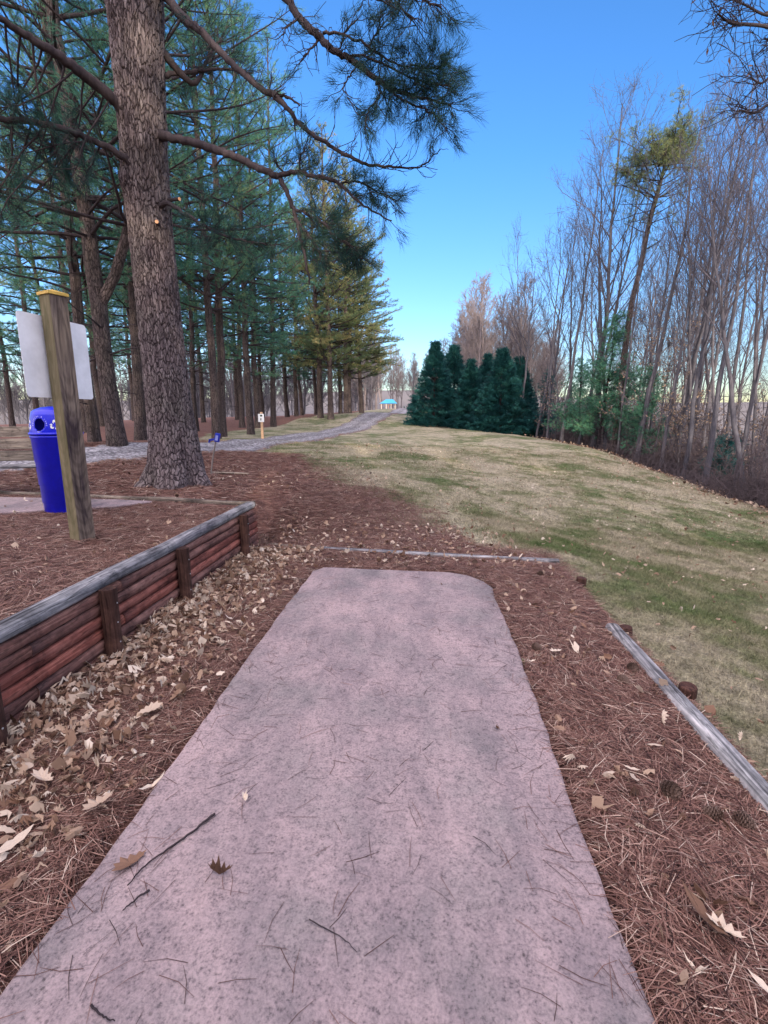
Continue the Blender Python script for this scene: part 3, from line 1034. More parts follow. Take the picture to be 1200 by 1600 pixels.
# ------------------------------------------------------------------ blue recycling bin
def build_bin():
    c0 = hit(93, 800, TZ)
    D = .265
    bx_, by_ = c0[0] - .0, c0[1] + .12
    root = empty('recycling_bin', (bx_, by_, TZ), 'round blue plastic recycling bin with holes in its lid behind the tall post', 'bin')
    root.rotation_euler = (0, 0, math.atan2(0 - by_, 0 - bx_)); root.scale = (.90, .90, 1.0)    # local +X looks at the viewer
    blue = mat_plain('blue_plastic', (.004, .010, .60), .32, .5, n=6)
    mb = MB(); mb.lathe([(.215, 0), (.225, .01), (.228, .10), (.236, .105), (.24, .30), (.247, .305), (.252, .55), (.258, .555), (.265, .80), (.275, .81), (.275, .83), (.262, .84)], 48)
    child(root, 'body', mb.mesh('body', smooth=True), blue)
    # lid: shell with openings
    n, mrows = 120, 26
    z0_, z1_ = .845, 1.06
    V = []; Fc = []
    cents = [R(8 + 72), R(8 - 0 - 28), R(8 - 144 + 36), R(8 + 150), R(8 + 222)]
    cents = [R(-38), R(34), R(106), R(178), R(-110)]
    def rad(z): return .268 - .03 * ((z - z0_) / (z1_ - z0_)) ** 2
    for i in range(mrows + 1):
        z = z0_ + (z1_ - z0_) * i / mrows
        for k in range(n):
            a_ = 2 * math.pi * k / n
            V.append((rad(z) * math.cos(a_), rad(z) * math.sin(a_), z))
    def inside(a_, z):
        for c_ in cents:
            d_ = (a_ - c_ + math.pi) % (2 * math.pi) - math.pi
            if (d_ * .262 / .063) ** 2 + ((z - .95) / .065) ** 2 < 1: return True
        return False
    for i in range(mrows):
        for k in range(n):
            z = z0_ + (z1_ - z0_) * (i + .5) / mrows
            if inside(2 * math.pi * (k + .5) / n, z): continue
            k2 = (k + 1) % n
            Fc.append([i * n + k, i * n + k2, (i + 1) * n + k2, (i + 1) * n + k])
    b_ = len(V)
    tops = [(.236, 1.062), (.228, 1.085), (.20, 1.105), (.13, 1.13), (.05, 1.14), (.001, 1.142)]
    prev = mrows * n
    for r_, z in tops:
        s0 = len(V)
        for k in range(n):
            a_ = 2 * math.pi * k / n
            V.append((r_ * math.cos(a_), r_ * math.sin(a_), z))
        for k in range(n):
            k2 = (k + 1) % n
            Fc.append([prev + k, prev + k2, s0 + k2, s0 + k])
        prev = s0
    m_ = bpy.data.meshes.new('lid'); m_.from_pydata(V, [], Fc)
    for p_ in m_.polygons: p_.use_smooth = True
    lid = child(root, 'lid', m_, blue)
    sm = lid.modifiers.new('thickness', 'SOLIDIFY'); sm.thickness = .006; sm.offset = -1
    # collar
    mb = MB(); mb.lathe([(.262, .838), (.282, .84), (.284, .862), (.27, .868)], 48, cap=False)
    child(root, 'collar', mb.mesh('collar', smooth=True), blue)
    white = mat_plain('white_print', (.8, .82, .85), .5)
    Vt = []; Ft = []

    def put(text, ca, cz, size, arc=None):
        fc = bpy.data.curves.new('glyph', 'FONT'); fc.size = size; fc.align_x = 'CENTER'; fc.align_y = 'CENTER'
        ob = bpy.data.objects.new('glyph', fc)
        for i_, ch_ in enumerate(text):
            if ch_ == ' ': continue
            fc.body = ch_
            gm = bpy.data.meshes.new_from_object(ob)
            f_ = (i_ - (len(text) - 1) / 2) / max(1, (len(text) - 1) / 2)
            if arc:
                th = f_ * R(95); ox = arc * math.sin(th); oz = arc * math.cos(th); rot_ = -th
            else:
                ox = f_ * size * .34 * (len(text) - 1); oz = 0; rot_ = 0
            b__ = len(Vt)
            for v_ in gm.vertices:
                x_ = v_.co.x * math.cos(rot_) - v_.co.y * math.sin(rot_) + ox
                z_ = v_.co.x * math.sin(rot_) + v_.co.y * math.cos(rot_) + oz + cz
                a_ = ca + x_ / .262
                r_ = rad(z_) + .002
                Vt.append((r_ * math.cos(a_), r_ * math.sin(a_), z_))
            for p_ in gm.polygons:
                Ft.append([b__ + q for q in p_.vertices])
            bpy.data.meshes.remove(gm)
        bpy.data.objects.remove(ob)
    for c_ in cents:
        put('BOTTLES & CANS', c_, .95, .0175, arc=.086)
        put('ONLY', c_, .871, .018)
        m_ = bpy.data.meshes.new('lettering'); m_.from_pydata(Vt, [], Ft)
        child(lid, 'lettering', m_, white)
        Vt.clear(); Ft.clear()
    # three chasing arrows between the openings
    Va = []; Fa = []
    for c_ in cents:
        ca = c_ + R(36)
        for k3 in range(3):
            th = R(120 * k3 + 90)
            # bent arrow: polygon in local 2D, pointing clockwise around the centre
            P2 = []
            for a_, r_ in ((38, .030), (20, .043), (0, .050), (-18, .046), (-30, .040)):
                P2.append((r_, a_))
            inner = [(.026, -26), (.026, -10), (.030, 0), (.026, 12), (.016, 34)]
            outline = [(r_ * math.cos(R(a_) + th), r_ * math.sin(R(a_) + th)) for r_, a_ in P2] + \
                      [(r_ * math.cos(R(a_) + th), r_ * math.sin(R(a_) + th)) for r_, a_ in inner]
            tip = [(.018 * math.cos(R(-30) + th), .018 * math.sin(R(-30) + th)), (.033 * math.cos(R(-58) + th), .033 * math.sin(R(-58) + th)), (.052 * math.cos(R(-34) + th), .052 * math.sin(R(-34) + th))]
            for poly in (outline, tip):
                b__ = len(Va)
                for x_, y_ in poly:
                    z_ = .945 + y_ * 1.15; a_ = ca + x_ / .262; r_ = rad(z_) + (.0025 if poly is outline else .0035)
                    Va.append((r_ * math.cos(a_), r_ * math.sin(a_), z_))
                Fa.append(list(range(b__, b__ + len(poly))))
        m_ = bpy.data.meshes.new('recycling_symbol'); m_.from_pydata(Va, [], Fa)
        child(lid, 'recycling_symbol', m_, white)
        Va, Fa = [], []


build_bin()

# ------------------------------------------------------------------ bench at the left edge
def build_bench():
    R_ = at(118, 735, 6.75); L_ = at(-190, 735, 6.3)
    z0 = gz(R_[0], R_[1])
    d_ = Vector((R_[0] - L_[0], R_[1] - L_[1], 0)); Lb = d_.length
    root = empty('wooden_bench', (L_[0], L_[1], z0 - .02), 'weathered plank bench with a high back behind the blue bin', 'bench', rz=math.atan2(d_.y, d_.x))
    zs = at(30, 728, 6.65)[2] - z0 + .02
    ztop = at(30, 665, 6.85)[2] - z0 + .02
    m_ = timber_mesh('seat', Lb, .045, .30, 33, wob=.001); o = child(root, 'seat', m_, M['wood_grey']); o.location = (0, 0, zs)
    nb = 3; hb = (ztop - zs - .05) / nb
    for i in range(nb):
        mb = MB(); mb.box((Lb / 2, .16, zs + .05 + hb * (i + .5)), (Lb - .02, .035, hb - .022))
        child(root, 'back_plank', mb.mesh('back_plank', bevel=.004), M['bench'])
    for x_ in (.1, Lb - .12, Lb * .5):
        mb = MB(); mb.box((x_, .20, ztop / 2 - .08), (.085, .04, ztop + .12))
        child(root, 'back_post', mb.mesh('back_post', bevel=.004), M['post'])
        mb = MB(); mb.box((x_, -.10, zs / 2 - .05), (.085, .06, zs + .05))
        child(root, 'leg', mb.mesh('leg', bevel=.004), M['post'])


build_bench()

# ------------------------------------------------------------------ small signs by the road
def small_signs():
    # leaning rod with a blue bracket on top
    b_ = at(328, 741, 8.7); z_ = gz(b_[0], b_[1])
    t_ = at(337, 690, 8.7)
    root = empty('leaning_stake', (b_[0], b_[1], z_), 'leaning thin metal rod topped by a small blue plastic box beside the big pine', 'marker')
    tp = (t_[0] - b_[0], t_[1] - b_[1], t_[2] - z_)
    tb = Tubes(); tb.add([(0, 0, -.1), (tp[0] * .5, 0, tp[2] * .5), tp], [.014, .014, .013], 8)
    child(root, 'rod', tb.mesh('rod'), mat_plain('rusty_rod', (.23, .20, .18), .6, .4, n=12))
    blue = mat_plain('blue_box', (.01, .03, .42), .4, .5)
    mb = MB()
    ro = Matrix.Rotation(R(12), 3, 'Y')
    mb.box((tp[0] + .035, tp[1], tp[2] + .07), (.085, .06, .155), ro)
    child(root, 'blue_box', mb.mesh('blue_box', bevel=.01), blue)
    mb = MB(); mb.box((tp[0] - .06, tp[1], tp[2] + .035), (.11, .05, .035), Matrix.Rotation(R(-8), 3, 'Y')); mb.box((tp[0] - .108, tp[1], tp[2] + .012), (.022, .05, .06), ro)
    child(root, 'arm', mb.mesh('arm', bevel=.004), blue)
    mb = MB(); mb.box((tp[0] + .032, tp[1] - .033, tp[2] + .065), (.045, .004, .09), ro)
    child(root, 'pale_insert', mb.mesh('pale_insert'), mat_plain('pale_blue', (.3, .35, .7), .4))
    # white sign on a wooden post
    Ys = 18.5
    b_ = at(410, 678, Ys); z_ = gz(b_[0], b_[1])
    root = empty('marker_sign', (b_[0], b_[1], z_), 'small white sign on a short pale wooden post at the grove edge', 'sign')
    hp = at(409, 644, Ys)[2] - z_
    mb = MB(); mb.box((0, 0, hp / 2 - .05), (.085, .085, hp + .1)); child(root, 'post', mb.mesh('post', bevel=.006), mat_plain('fresh_pine_post', (.55, .36, .22), .7, .2, n=9))
    ph = wpx(409, 655, Ys, 12.5); pw = wpx(409, 655, Ys, 9.2); pz = at(409, 653, Ys)[2] - z_
    mb = MB(); mb.box((-.01, -.05, pz), (pw, .012, ph)); child(root, 'panel', mb.mesh('panel', bevel=.003), mat_plain('white_panel', (.75, .78, .78), .5))
    dk = mat_plain('dark_print', (.03, .05, .04), .6)
    mb = MB(); mb.box((.0, -.0585, pz + ph * .27), (pw * .36, .004, ph * .2)); mb.box((-pw * .06, -.0585, pz - ph * .15), (pw * .14, .004, ph * .3)); mb.box((-pw * .1, -.0585, pz - ph * .24), (pw * .2, .0045, ph * .1))
    child(root, 'print', mb.mesh('print'), dk)
    # pavilion at the far end of the road
    Yp = 84.0
    l_ = at(594.5, 640, Yp); r_ = at(619, 640, Yp)
    z_ = gz((l_[0] + r_[0]) / 2, Yp)
    zb_ = l_[2]
    cx = (l_[0] + r_[0]) / 2; Wp = r_[0] - l_[0]
    root = empty('pavilion', (cx, Yp + 1, min(z_, zb_)), 'small open pavilion with a bright blue hipped roof at the far end of the road', 'pavilion')
    dz = max(0, zb_ - z_)
    e1 = at(600, 630.5, Yp)[2] - root.location.z; e2 = at(600, 623.5, Yp)[2] - root.location.z
    rf = mat_plain('blue_metal_roof', (.06, .36, .62), .4, .4)
    mb = MB(); h2 = Wp / 2 + .15
    mb.v = [(-h2, -1.6, e1), (h2, -1.6, e1), (h2, 1.6, e1), (-h2, 1.6, e1), (-h2 * .25, 0, e2), (h2 * .55, 0, e2)]
    mb.f = [[0, 1, 5, 4], [1, 2, 5], [2, 3, 4, 5], [3, 0, 4], [3, 2, 1, 0]]
    child(root, 'roof', mb.mesh('roof'), rf)
    for sx_ in (-1, -.3, .4, 1):
        for sy_ in (-1.3, 1.3):
            mb = MB(); mb.box((sx_ * (h2 - .3), sy_, e1 / 2 - .1), (.14, .14, e1 + .15)); child(root, 'post', mb.mesh('post'), mat_plain('pale_post', (.55, .5, .42), .7) if sy_ < 0 and sx_ == -1 else bpy.data.materials.get('pale_post'))
    mb = MB(); mb.box((0, -.9, .75), (Wp * .5, .8, .06)); mb.box((0, -.9, .35), (.1, .6, .7)); child(root, 'table', mb.mesh('table'), mat_plain('table_wood', (.4, .22, .12), .7))


small_signs()

# ------------------------------------------------------------------ pine trees
def unit(v):
    v = np.asarray(v, float)
    return v / (np.linalg.norm(v) + 1e-9)


class Tufts:
    """needle tufts: origin + direction, each a brush of thin blades"""
    def __init__(self):
        self.p = []; self.d = []; self.s = []; self.t = []; self.tone = 0.0

    def add(self, p, d, s=1.0):
        self.p.append(p); self.d.append(d); self.s.append(s); self.t.append(self.tone)

    def mesh(self, name, per=10, length=.12, width=.006, spread=.8, seed=0, up=.15):
        g = np.random.default_rng(seed)
        P = np.asarray(self.p, float); D = np.asarray(self.d, float); S = np.asarray(self.s, float)
        n = len(P)
        rd = g.normal(size=(n, per, 3)); rd /= np.linalg.norm(rd, axis=2, keepdims=True)
        dr = D[:, None] + rd * spread; dr[..., 2] += up
        dr /= np.linalg.norm(dr, axis=2, keepdims=True)
        L = length * S[:, None, None] * g.uniform(.7, 1.15, (n, per, 1))
        base = P[:, None] + g.normal(size=(n, per, 3)) * .02
        side = np.cross(dr, g.normal(size=(n, per, 3))); side /= np.linalg.norm(side, axis=2, keepdims=True) + 1e-9
        a_ = base - side * width * .5; b_ = base + side * width * .5
        c_ = base + dr * L; c_[..., 2] -= L[..., 0] * .12
        V = np.stack([a_, b_, c_], 2).reshape(-1, 3)
        T = np.arange(n * per * 3).reshape(-1, 3)
        rn = np.clip(g.normal(.45, .10, n)[:, None] + np.asarray(self.t, float)[:, None] + g.normal(0, .12, (n, per)), 0, 1)
        rn = np.repeat(rn.ravel(), 3)
        return mesh_np(name, V, None, T, attrs={'rnd': rn})


def curve_branch(g, p, d, L, n, wob=.12, lift=0.0):
    pts = [np.array(p, float)]
    d = unit(d)
    for i in range(n):
        d = unit(d + g.normal(size=3) * wob + np.array([0, 0, lift]))
        pts.append(pts[-1] + d * L / n)
    return np.array(pts)


def pine_proto(seed, H, r0, crown0, Lmax, per=9, nlen=.13, nw=.007, dead=1.0, fork=False, dens=1.0, gap=.17):
    """returns (trunk mesh, branches mesh, foliage mesh)"""
    g = np.random.default_rng(seed)
    tr = Tubes(); br = Tubes(); tf = Tufts()
    N = 22
    zs = np.linspace(-.3, H, N)
    sway = np.cumsum(g.normal(0, .03, (N, 2)), axis=0); sway -= sway[1]
    sway *= np.clip(zs / 3, 0, 1)[:, None]
    tp = np.column_stack([sway, zs])
    tr_r = r0 * (1 - .86 * np.clip(zs / H, 0, 1) ** 1.15) * (1 + .45 * np.exp(-np.clip(zs, 0, 9) / .28))
    tr.add(tp, tr_r, 14)
    stems = [(tp, tr_r)]
    if fork:
        zf = 3.0
        i0 = int(np.searchsorted(zs, zf))
        d0 = unit([.75, -.3, .75])
        p = tp[i0].copy(); q = [p.copy()]
        for k in range(12):
            d0 = unit(d0 + np.array([-.05, 0.0, .13]) + g.normal(size=3) * .05)
            p = p + d0 * .8; q.append(p.copy())
        q = np.array(q); rr = np.linspace(r0 * .6, .03, len(q))
        tr.add(q, rr, 10); stems.append((q, rr))

    def trunk_at(z, st):
        P, Rr = st
        return np.array([np.interp(z, P[:, 2], P[:, k]) for k in range(3)]), np.interp(z, P[:, 2], Rr)
    for si, st in enumerate(stems):
        ztop = st[0][-1, 2]
        z = crown0 * .35 if si == 0 else st[0][0, 2] + 1.5
        a0 = g.uniform(0, 6.28)
        while z < ztop - .1:
            c, rr = trunk_at(z, st)
            live = z > crown0 * (1 + g.normal() * .06)
            f = max(0.0, (z - crown0) / max(.1, ztop - crown0))
            nb = g.integers(3, 6) if live else (g.integers(1, 4) if g.random() < .8 * dead else 0)
            for k in range(nb):
                a0 += 6.28 / max(nb, 1) + g.normal() * .35
                if live:
                    L = Lmax * (1 - f ** 2.3) * (.55 + .45 * min(1, f * 6 + .4)) * g.uniform(.65, 1.12) + .35
                    el = R(4 + 42 * f ** 1.5 + g.normal() * 8)
                else:
                    L = g.uniform(.3, 1.7) * Lmax / 3.5; el = R(-5 + g.normal() * 14)
                d = np.array([math.cos(a0) * math.cos(el), math.sin(a0) * math.cos(el), math.sin(el)])
                if live and g.random() < gap: continue
                nseg = 7
                P = curve_branch(g, c, d, L, nseg, .09, .015 if live else -.03)
                rb = min(rr * .42, .008 + .010 * L)
                br.add(P, np.linspace(rb, .006, nseg + 1), 5)
                if not live:
                    if L > .8:
                        for q in range(3):
                            i = g.integers(2, nseg)
                            dd_ = unit(P[i] - P[i - 1] + g.normal(size=3) * .6)
                            br.add(curve_branch(g, P[i], dd_, L * .4, 3, .2), [.007, .006, .005, .004], 3)
                    continue
                bd = unit(P[-1] - P[0]); hs_ = unit(np.cross(bd, [0, 0, 1]))
                nl = max(3, int(L * 4.2 * dens))
                btone = g.normal(0, .14)
                for q in range(nl):
                    t = .22 + .78 * (q + g.random()) / nl
                    i = t * nseg; i0 = min(int(i), nseg - 1); pp_ = P[i0] + (P[i0 + 1] - P[i0]) * (i - i0)
                    sgn = 1 if q % 2 else -1
                    ld = unit(bd * .7 + hs_ * sgn * g.uniform(.4, 1.0) + np.array([0, 0, g.uniform(-.1, .35)]))
                    ll = (.25 + .30 * L * (1.05 - t)) * g.uniform(.6, 1.2)
                    Q = curve_branch(g, pp_, ld, ll, 3, .14, .05)
                    br.add(Q, [.007, .006, .005, .004], 3)
                    nt = max(3, int(ll / .085 * dens))
                    tf.tone = btone + g.normal(0, .12)
                    for w_ in range(nt):
                        tt = .25 + .75 * (w_ + g.random() * .6) / nt
                        j = tt * 3; j0 = min(int(j), 2)
                        pt = Q[j0] + (Q[j0 + 1] - Q[j0]) * (j - j0) + g.normal(size=3) * .03
                        tf.add(pt, unit(ld * .8 + g.normal(size=3) * .35), g.uniform(.75, 1.2))
                tf.add(P[-1], bd, 1.2)
            z += g.uniform(.36, .56) * (1 if live else 1.5)
    return tr.mesh('pine_trunk'), br.mesh('pine_branches'), tf.mesh('pine_crown', per, nlen, nw, .75, seed)


def make_pine(meshes, m_leaf, name, label, group):
    root = empty(name, (0, 0, 0), label, 'pine tree', group)
    child(root, 'trunk', meshes[0], M['bark_pine'])
    child(root, 'branches', meshes[1], M['branch'])
    child(root, 'crown', meshes[2], m_leaf)
    return root


GP = 'pines of the grove'
GP_LABEL = 'straight tall pine trunk with layered green boughs among the grove beyond the gravel road'
protos = [make_pine(pine_proto(101, 16.5, .19, 3.6, 3.5, per=14, nw=.0085, dens=1.1, dead=.6), M['pineneedle'], 'pine_tree', GP_LABEL, GP),
          make_pine(pine_proto(102, 18.0, .21, 4.6, 3.7, per=14, nw=.0085, dens=1.1, dead=.6), M['pineneedle'], 'pine_tree', GP_LABEL, GP),
          make_pine(pine_proto(103, 15.0, .16, 3.0, 3.1, per=14, nw=.0085, dens=1.1, dead=.6), M['pineneedle'], 'pine_tree', GP_LABEL, GP)]
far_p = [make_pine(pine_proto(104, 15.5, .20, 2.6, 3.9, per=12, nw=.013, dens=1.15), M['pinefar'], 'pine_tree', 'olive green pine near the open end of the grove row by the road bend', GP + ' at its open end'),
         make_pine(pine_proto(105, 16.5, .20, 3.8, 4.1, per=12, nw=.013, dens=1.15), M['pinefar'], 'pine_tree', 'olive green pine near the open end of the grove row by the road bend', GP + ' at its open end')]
used = set()


def put(proto, x, y, rz, s=1.0, sz=None, lean=(0, 0), label=None, group=None, z=None):
    if proto.name in used: o = copy_tree(proto)
    else: o = proto; used.add(proto.name)
    o.location = (x, y, (gz(x, y) if z is None else z) - .05)
    o.rotation_euler = (lean[0], lean[1], rz)
    o.scale = (s, s, s if sz is None else sz)
    if label: o['label'] = label
    if group is not None:
        if group: o['group'] = group
        elif 'group' in o: del o['group']
    return o


# trunks traced from the photo: base px, base py, trunk width in px, depth
trunks = [(150, 704, 13, 12.5), (220, 684, 13, 15.0), (229, 679, 10, 17.0), (338, 677, 13, 17.5),
          (347, 674, 12, 19.0), (306, 668, 9, 23), (135, 682, 7, 21), (160, 670, 6, 27), (392, 677, 11, 21), (378, 662, 9, 27), (371, 655, 7, 36),
          (403, 658, 10, 27.5), (411, 655, 6, 38), (427, 664, 9, 29), (449, 650, 7, 40), (463, 650, 7, 39), (472, 649, 5, 46), (494, 648, 6, 44),
          (318, 660, 6, 33), (290, 662, 6, 30), (60, 676, 8, 22), (95, 668, 7, 28), (262, 664, 7, 29), (20, 668, 8, 26), (185, 662, 6, 35), (210, 660, 5, 40)]
endtr = [(501, 652, 7, 34), (517, 654, 8.5, 33), (532, 645, 5.5, 46), (541, 651, 8.5, 37), (546, 649, 6.5, 40), (565, 646, 8, 41)]
for i, (px, py, wd, Yd) in enumerate(trunks):
    p = at(px, py, Yd)
    pr = protos[i % 3]
    r_ = (.19, .21, .16)[i % 3]
    s = wpx(px, py, Yd, wd) / 2 / r_ / 1.05
    sz = random.uniform(.88, 1.1)
    o = put(pr, p[0], p[1], random.random() * 6.28, 1.0, None, lean=(R(random.uniform(-1.5, 1.5)), R(random.uniform(-2, 2))), z=min(p[2], gz(p[0], p[1])) )
    sxy = min(1.15, max(.75, s * 1.0))
    o.scale = (sxy, sxy, sz)
endlab = ['olive pine with a broad crown, fifth from the road bend', 'tall olive pine with the thick trunk left of a close pair', 'slim olive pine standing back between thicker trunks',
          'near trunk of the close pair of olive pines', 'far trunk of the close pair of olive pines', 'last pine of the grove row, its low bough reaching towards the blue roof']
for i, (px, py, wd, Yd) in enumerate(endtr):
    p = at(px, py, Yd)
    pr = far_p[(i + 1) % 2]
    hts = [.98, 1.12, .9, 1.08, .95, .93][i]
    o = put(pr, p[0], p[1], [0.3, 2.0, 4.1, 5.2, 1.1, 3.0][i], 1.0, lean=(0, R([-1, .5, 0, 0, 1, 1][i])), label=endlab[i], z=min(p[2], gz(p[0], p[1])))
    o.scale = (.95, .95, hts)
# nearer pine left of the big trunk, with a side stem
fp = make_pine(pine_proto(110, 17.5, .185, 3.6, 3.6, fork=True), M['pineneedle'], 'pine_tree', 'dark forked pine between the tall post and the big trunk', None)
p = at(184, 699, 11.3)
put(fp, p[0], p[1], R(10), 1.0, lean=(0, R(-2)), z=min(p[2], gz(p[0], p[1])))
# unseen pines added left of and behind the viewer to shade the ground
for i, (x, y, s) in enumerate([(-14, -4, 1.05), (-19, 4, 1.0), (-14, -9, 1.1), (-20, 0, 1.0)] + [(-27 + 4.6 * k + (k % 3) * .9, -19 - (k % 2) * 4 - (k * 5 % 3), 1.0 + (k % 3) * .06) for k in range(14)] + [(-13 + 2.4 * k, -15.5 - (k % 2) * 1.2, .98 + (k % 3) * .05) for k in range(12)]):
    put(protos[i % 3], x, y, random.random() * 6, s)

# ------------------------------------------------------------------ the big pine at the left
def build_big_pine():
    base = at(277, 752, 7.5)
    bx_, by_ = base[0], base[1]; bz_ = gz(bx_, by_)
    root = empty('pine_tree', (bx_, by_, bz_), 'huge rough barked pine trunk leaning slightly, nearest tree beside the raised timber bed', 'pine tree')
    O = np.array([bx_, by_, bz_])
    # spine
    key = [(277, 790, 7.5, 92), (277, 752, 7.5, 90), (274, 715, 7.5, 80), (266, 650, 7.48, 70), (258, 580, 7.45, 66), (250, 500, 7.4, 65), (242, 420, 7.3, 65), (233, 330, 7.15, 67), (227, 250, 7.0, 69), (222, 170, 6.85, 73), (216, 80, 6.7, 78), (212, 0, 6.6, 84), (205, -150, 6.5, 96), (200, -400, 6.4, 120), (200, -800, 6.5, 130)]
    P = np.array([at(a, b, c) for a, b, c, d in key]) - O
    Rr = np.array([wpx(a, b, c, d) / 2 * .90 for a, b, c, d in key])
    zz = np.linspace(P[0, 2], P[-1, 2], 620)
    PX = np.interp(zz, P[:, 2], P[:, 0]); PY = np.interp(zz, P[:, 2], P[:, 1]); RR = np.interp(zz, P[:, 2], Rr)
    ker = np.ones(41) / 41
    def sm(a): return np.convolve(np.pad(a, 20, mode='edge'), ker, mode='valid')
    PX, PY, RR = sm(PX), sm(PY), sm(RR)
    ns = 150
    a_ = np.linspace(0, 2 * np.pi, ns + 1)
    flare = np.exp(-np.clip(zz - .0, 0, 5) / .20)
    V = np.empty((len(zz), ns + 1, 3))
    lob = 1 + flare[:, None] * (.17 + .20 * np.cos(a_[None] * 5 + .6) + .10 * np.cos(a_[None] * 8 + 2)) + .025 * np.sin(a_[None] * 3 + zz[:, None] * .8)
    V[..., 0] = PX[:, None] + np.cos(a_)[None] * RR[:, None] * lob
    V[..., 1] = PY[:, None] + np.sin(a_)[None] * RR[:, None] * lob
    V[..., 2] = zz[:, None]
    # knots / branch scars
    for (kpx, kpy, rad_, amp) in ((247, 352, .10, .06), (215, 193, .09, .05), (229, 33, .12, .06), (222, 80, .1, .05), (245, 247, .08, .04), (225, 155, .08, .04), (255, 445, .12, .035), (208, 290, .12, .05)):
        q = at(kpx, kpy, 7.1) - O
        # project on the trunk's surface towards the camera
        dcam = unit(CAM - O - q)
        zi = q[2]; cxx = np.interp(zi, zz, PX); cyy = np.interp(zi, zz, PY); rr = np.interp(zi, zz, RR)
        off_ = np.array([q[0] - cxx, 0]); s_ = np.clip(off_[0] / rr, -.9, .9)
        kp = np.array([cxx + s_ * rr, cyy - rr * math.sqrt(1 - s_ * s_), zi])
        d2 = ((V - kp) ** 2).sum(-1)
        V[..., :2] += (np.exp(-d2 / rad_ ** 2) * amp)[..., None] * unit(kp - np.array([cxx, cyy, zi]))[:2]
    UVu = np.broadcast_to(a_[None] / (2 * np.pi) * 2.0, V.shape[:2]); UVv = np.broadcast_to(zz[:, None], V.shape[:2])
    n1 = ns + 1
    idx = (np.arange(len(zz) - 1)[:, None] * n1 + np.arange(ns)[None]).ravel()
    q = np.stack([idx, idx + 1, idx + 1 + n1, idx + n1], 1)
    me = mesh_np('big_trunk', V.reshape(-1, 3), q, uv=np.stack([UVu, UVv], -1).reshape(-1, 2), smooth=True)
    child(root, 'trunk', me, M['bark_big'])
    # stub of a cut branch, pale cut face
    for (spx, spy, ln, dx_, dz_, rr_) in ((247, 351, .10, .25, .0, .024), (262, 313, .22, .95, -.12, .022)):
        s0 = at(spx, spy, 6.98 if spx == 247 else 7.1) - O
        d = unit([dx_, -.9 if spx == 247 else -.5, dz_])
        tb = Tubes(); tb.add([s0 - d * .12, s0, s0 + d * ln * .5, s0 + d * ln], [rr_ * 1.6, rr_ * 1.3, rr_, rr_ * .95], 10)
        st = child(root, 'branch_stub', tb.mesh('branch_stub'), M['branch'])
        mb = MB(); mb.lathe([(rr_ * .93, 0), (rr_ * .9, .006)], 14)
        cf = child(st, 'cut_face', mb.mesh('cut_face'), mat_plain('cut_wood', (.62, .33, .17), .6, .2))
        cf.location = s0 + d * ln
        cf.rotation_euler = Vector(d).to_track_quat('Z', 'Y').to_euler()
    g = np.random.default_rng(5)
    br = Tubes(); tf = Tufts()

    def limb(key, sides=8, n=6):
        P_ = np.array([at(a, b, c) for a, b, c, d in key]) - O
        r_ = np.array([wpx(a, b, c, d) / 2 for a, b, c, d in key])
        C = catmull(np.column_stack([P_, r_]), n)
        C[1:-1, :3] += g.normal(size=(len(C) - 2, 3)) * .006
        br.add(C[:, :3], np.maximum(C[:, 3], .0035), sides)
        return C

    def dress(C, t0, t1, n, length, leafy, tufts=4, curl=.35, r=.005, up=.1, sub=0):
        for k in range(n):
            t = t0 + (t1 - t0) * (k + g.random()) / n
            i = t * (len(C) - 1); i0 = min(int(i), len(C) - 2)
            p = C[i0, :3] + (C[i0 + 1, :3] - C[i0, :3]) * (i - i0)
            d = unit(C[i0 + 1, :3] - C[i0, :3])
            dd_ = unit(d * .8 + g.normal(size=3) * .75 + np.array([0, 0, up]))
            ll = length * g.uniform(.45, 1.2)
            Q = curve_branch(g, p, dd_, ll, 5, curl * .6, up * .8)
            br.add(Q, np.linspace(r, r * .55, 6), 4)
            if sub:
                for s_ in range(sub):
                    i_ = g.integers(1, 5)
                    q2 = curve_branch(g, Q[i_], unit(dd_ + g.normal(size=3) * .8 + np.array([0, 0, up])), ll * .5, 4, curl * .6, up)
                    br.add(q2, np.linspace(r * .7, r * .5, 5), 3)
                    if leafy > 0 and g.random() < leafy:
                        tf.add(q2[-1], unit(q2[-1] - q2[-2]), g.uniform(.8, 1.2)); tf.add(q2[-2], unit(q2[-1] - q2[-2]), g.uniform(.8, 1.1))
            if g.random() < leafy:
                for s_ in range(tufts):
                    f = 1 - s_ * .16
                    i_ = f * 5; j0 = min(int(i_), 4)
                    pt = Q[j0] + (Q[j0 + 1] - Q[j0]) * (i_ - j0)
                    tf.add(pt, unit(Q[-1] - Q[-2]), g.uniform(.8, 1.2))

    # upper long bare limb
    b1 = limb([(225, -25, 6.7, 18), (258, -8, 6.55, 14), (285, 25, 6.4, 12), (310, 45, 6.3, 11), (345, 82, 6.2, 10), (378, 112, 6.1, 9), (410, 140, 6.0, 9), (430, 150, 6.0, 10), (450, 172, 5.9, 7), (470, 195, 5.9, 6.5), (500, 218, 5.8, 6), (530, 236, 5.8, 5.5), (565, 254, 5.7, 5), (600, 260, 5.7, 4), (655, 262, 5.6, 2.5)])
    dress(b1, .72, 1.0, 30, .34, 0, curl=.5, r=.0045, up=.18, sub=1)
    dress(b1, .2, .72, 26, .26, 0, curl=.5, r=.004, up=.1, sub=1)
    dress(b1, .45, .56, 5, .35, 0, curl=.4, r=.009, up=0, sub=2)
    dress(b1, .22, .42, 10, .35, .5, curl=.4, r=.004, up=-.1, sub=1)
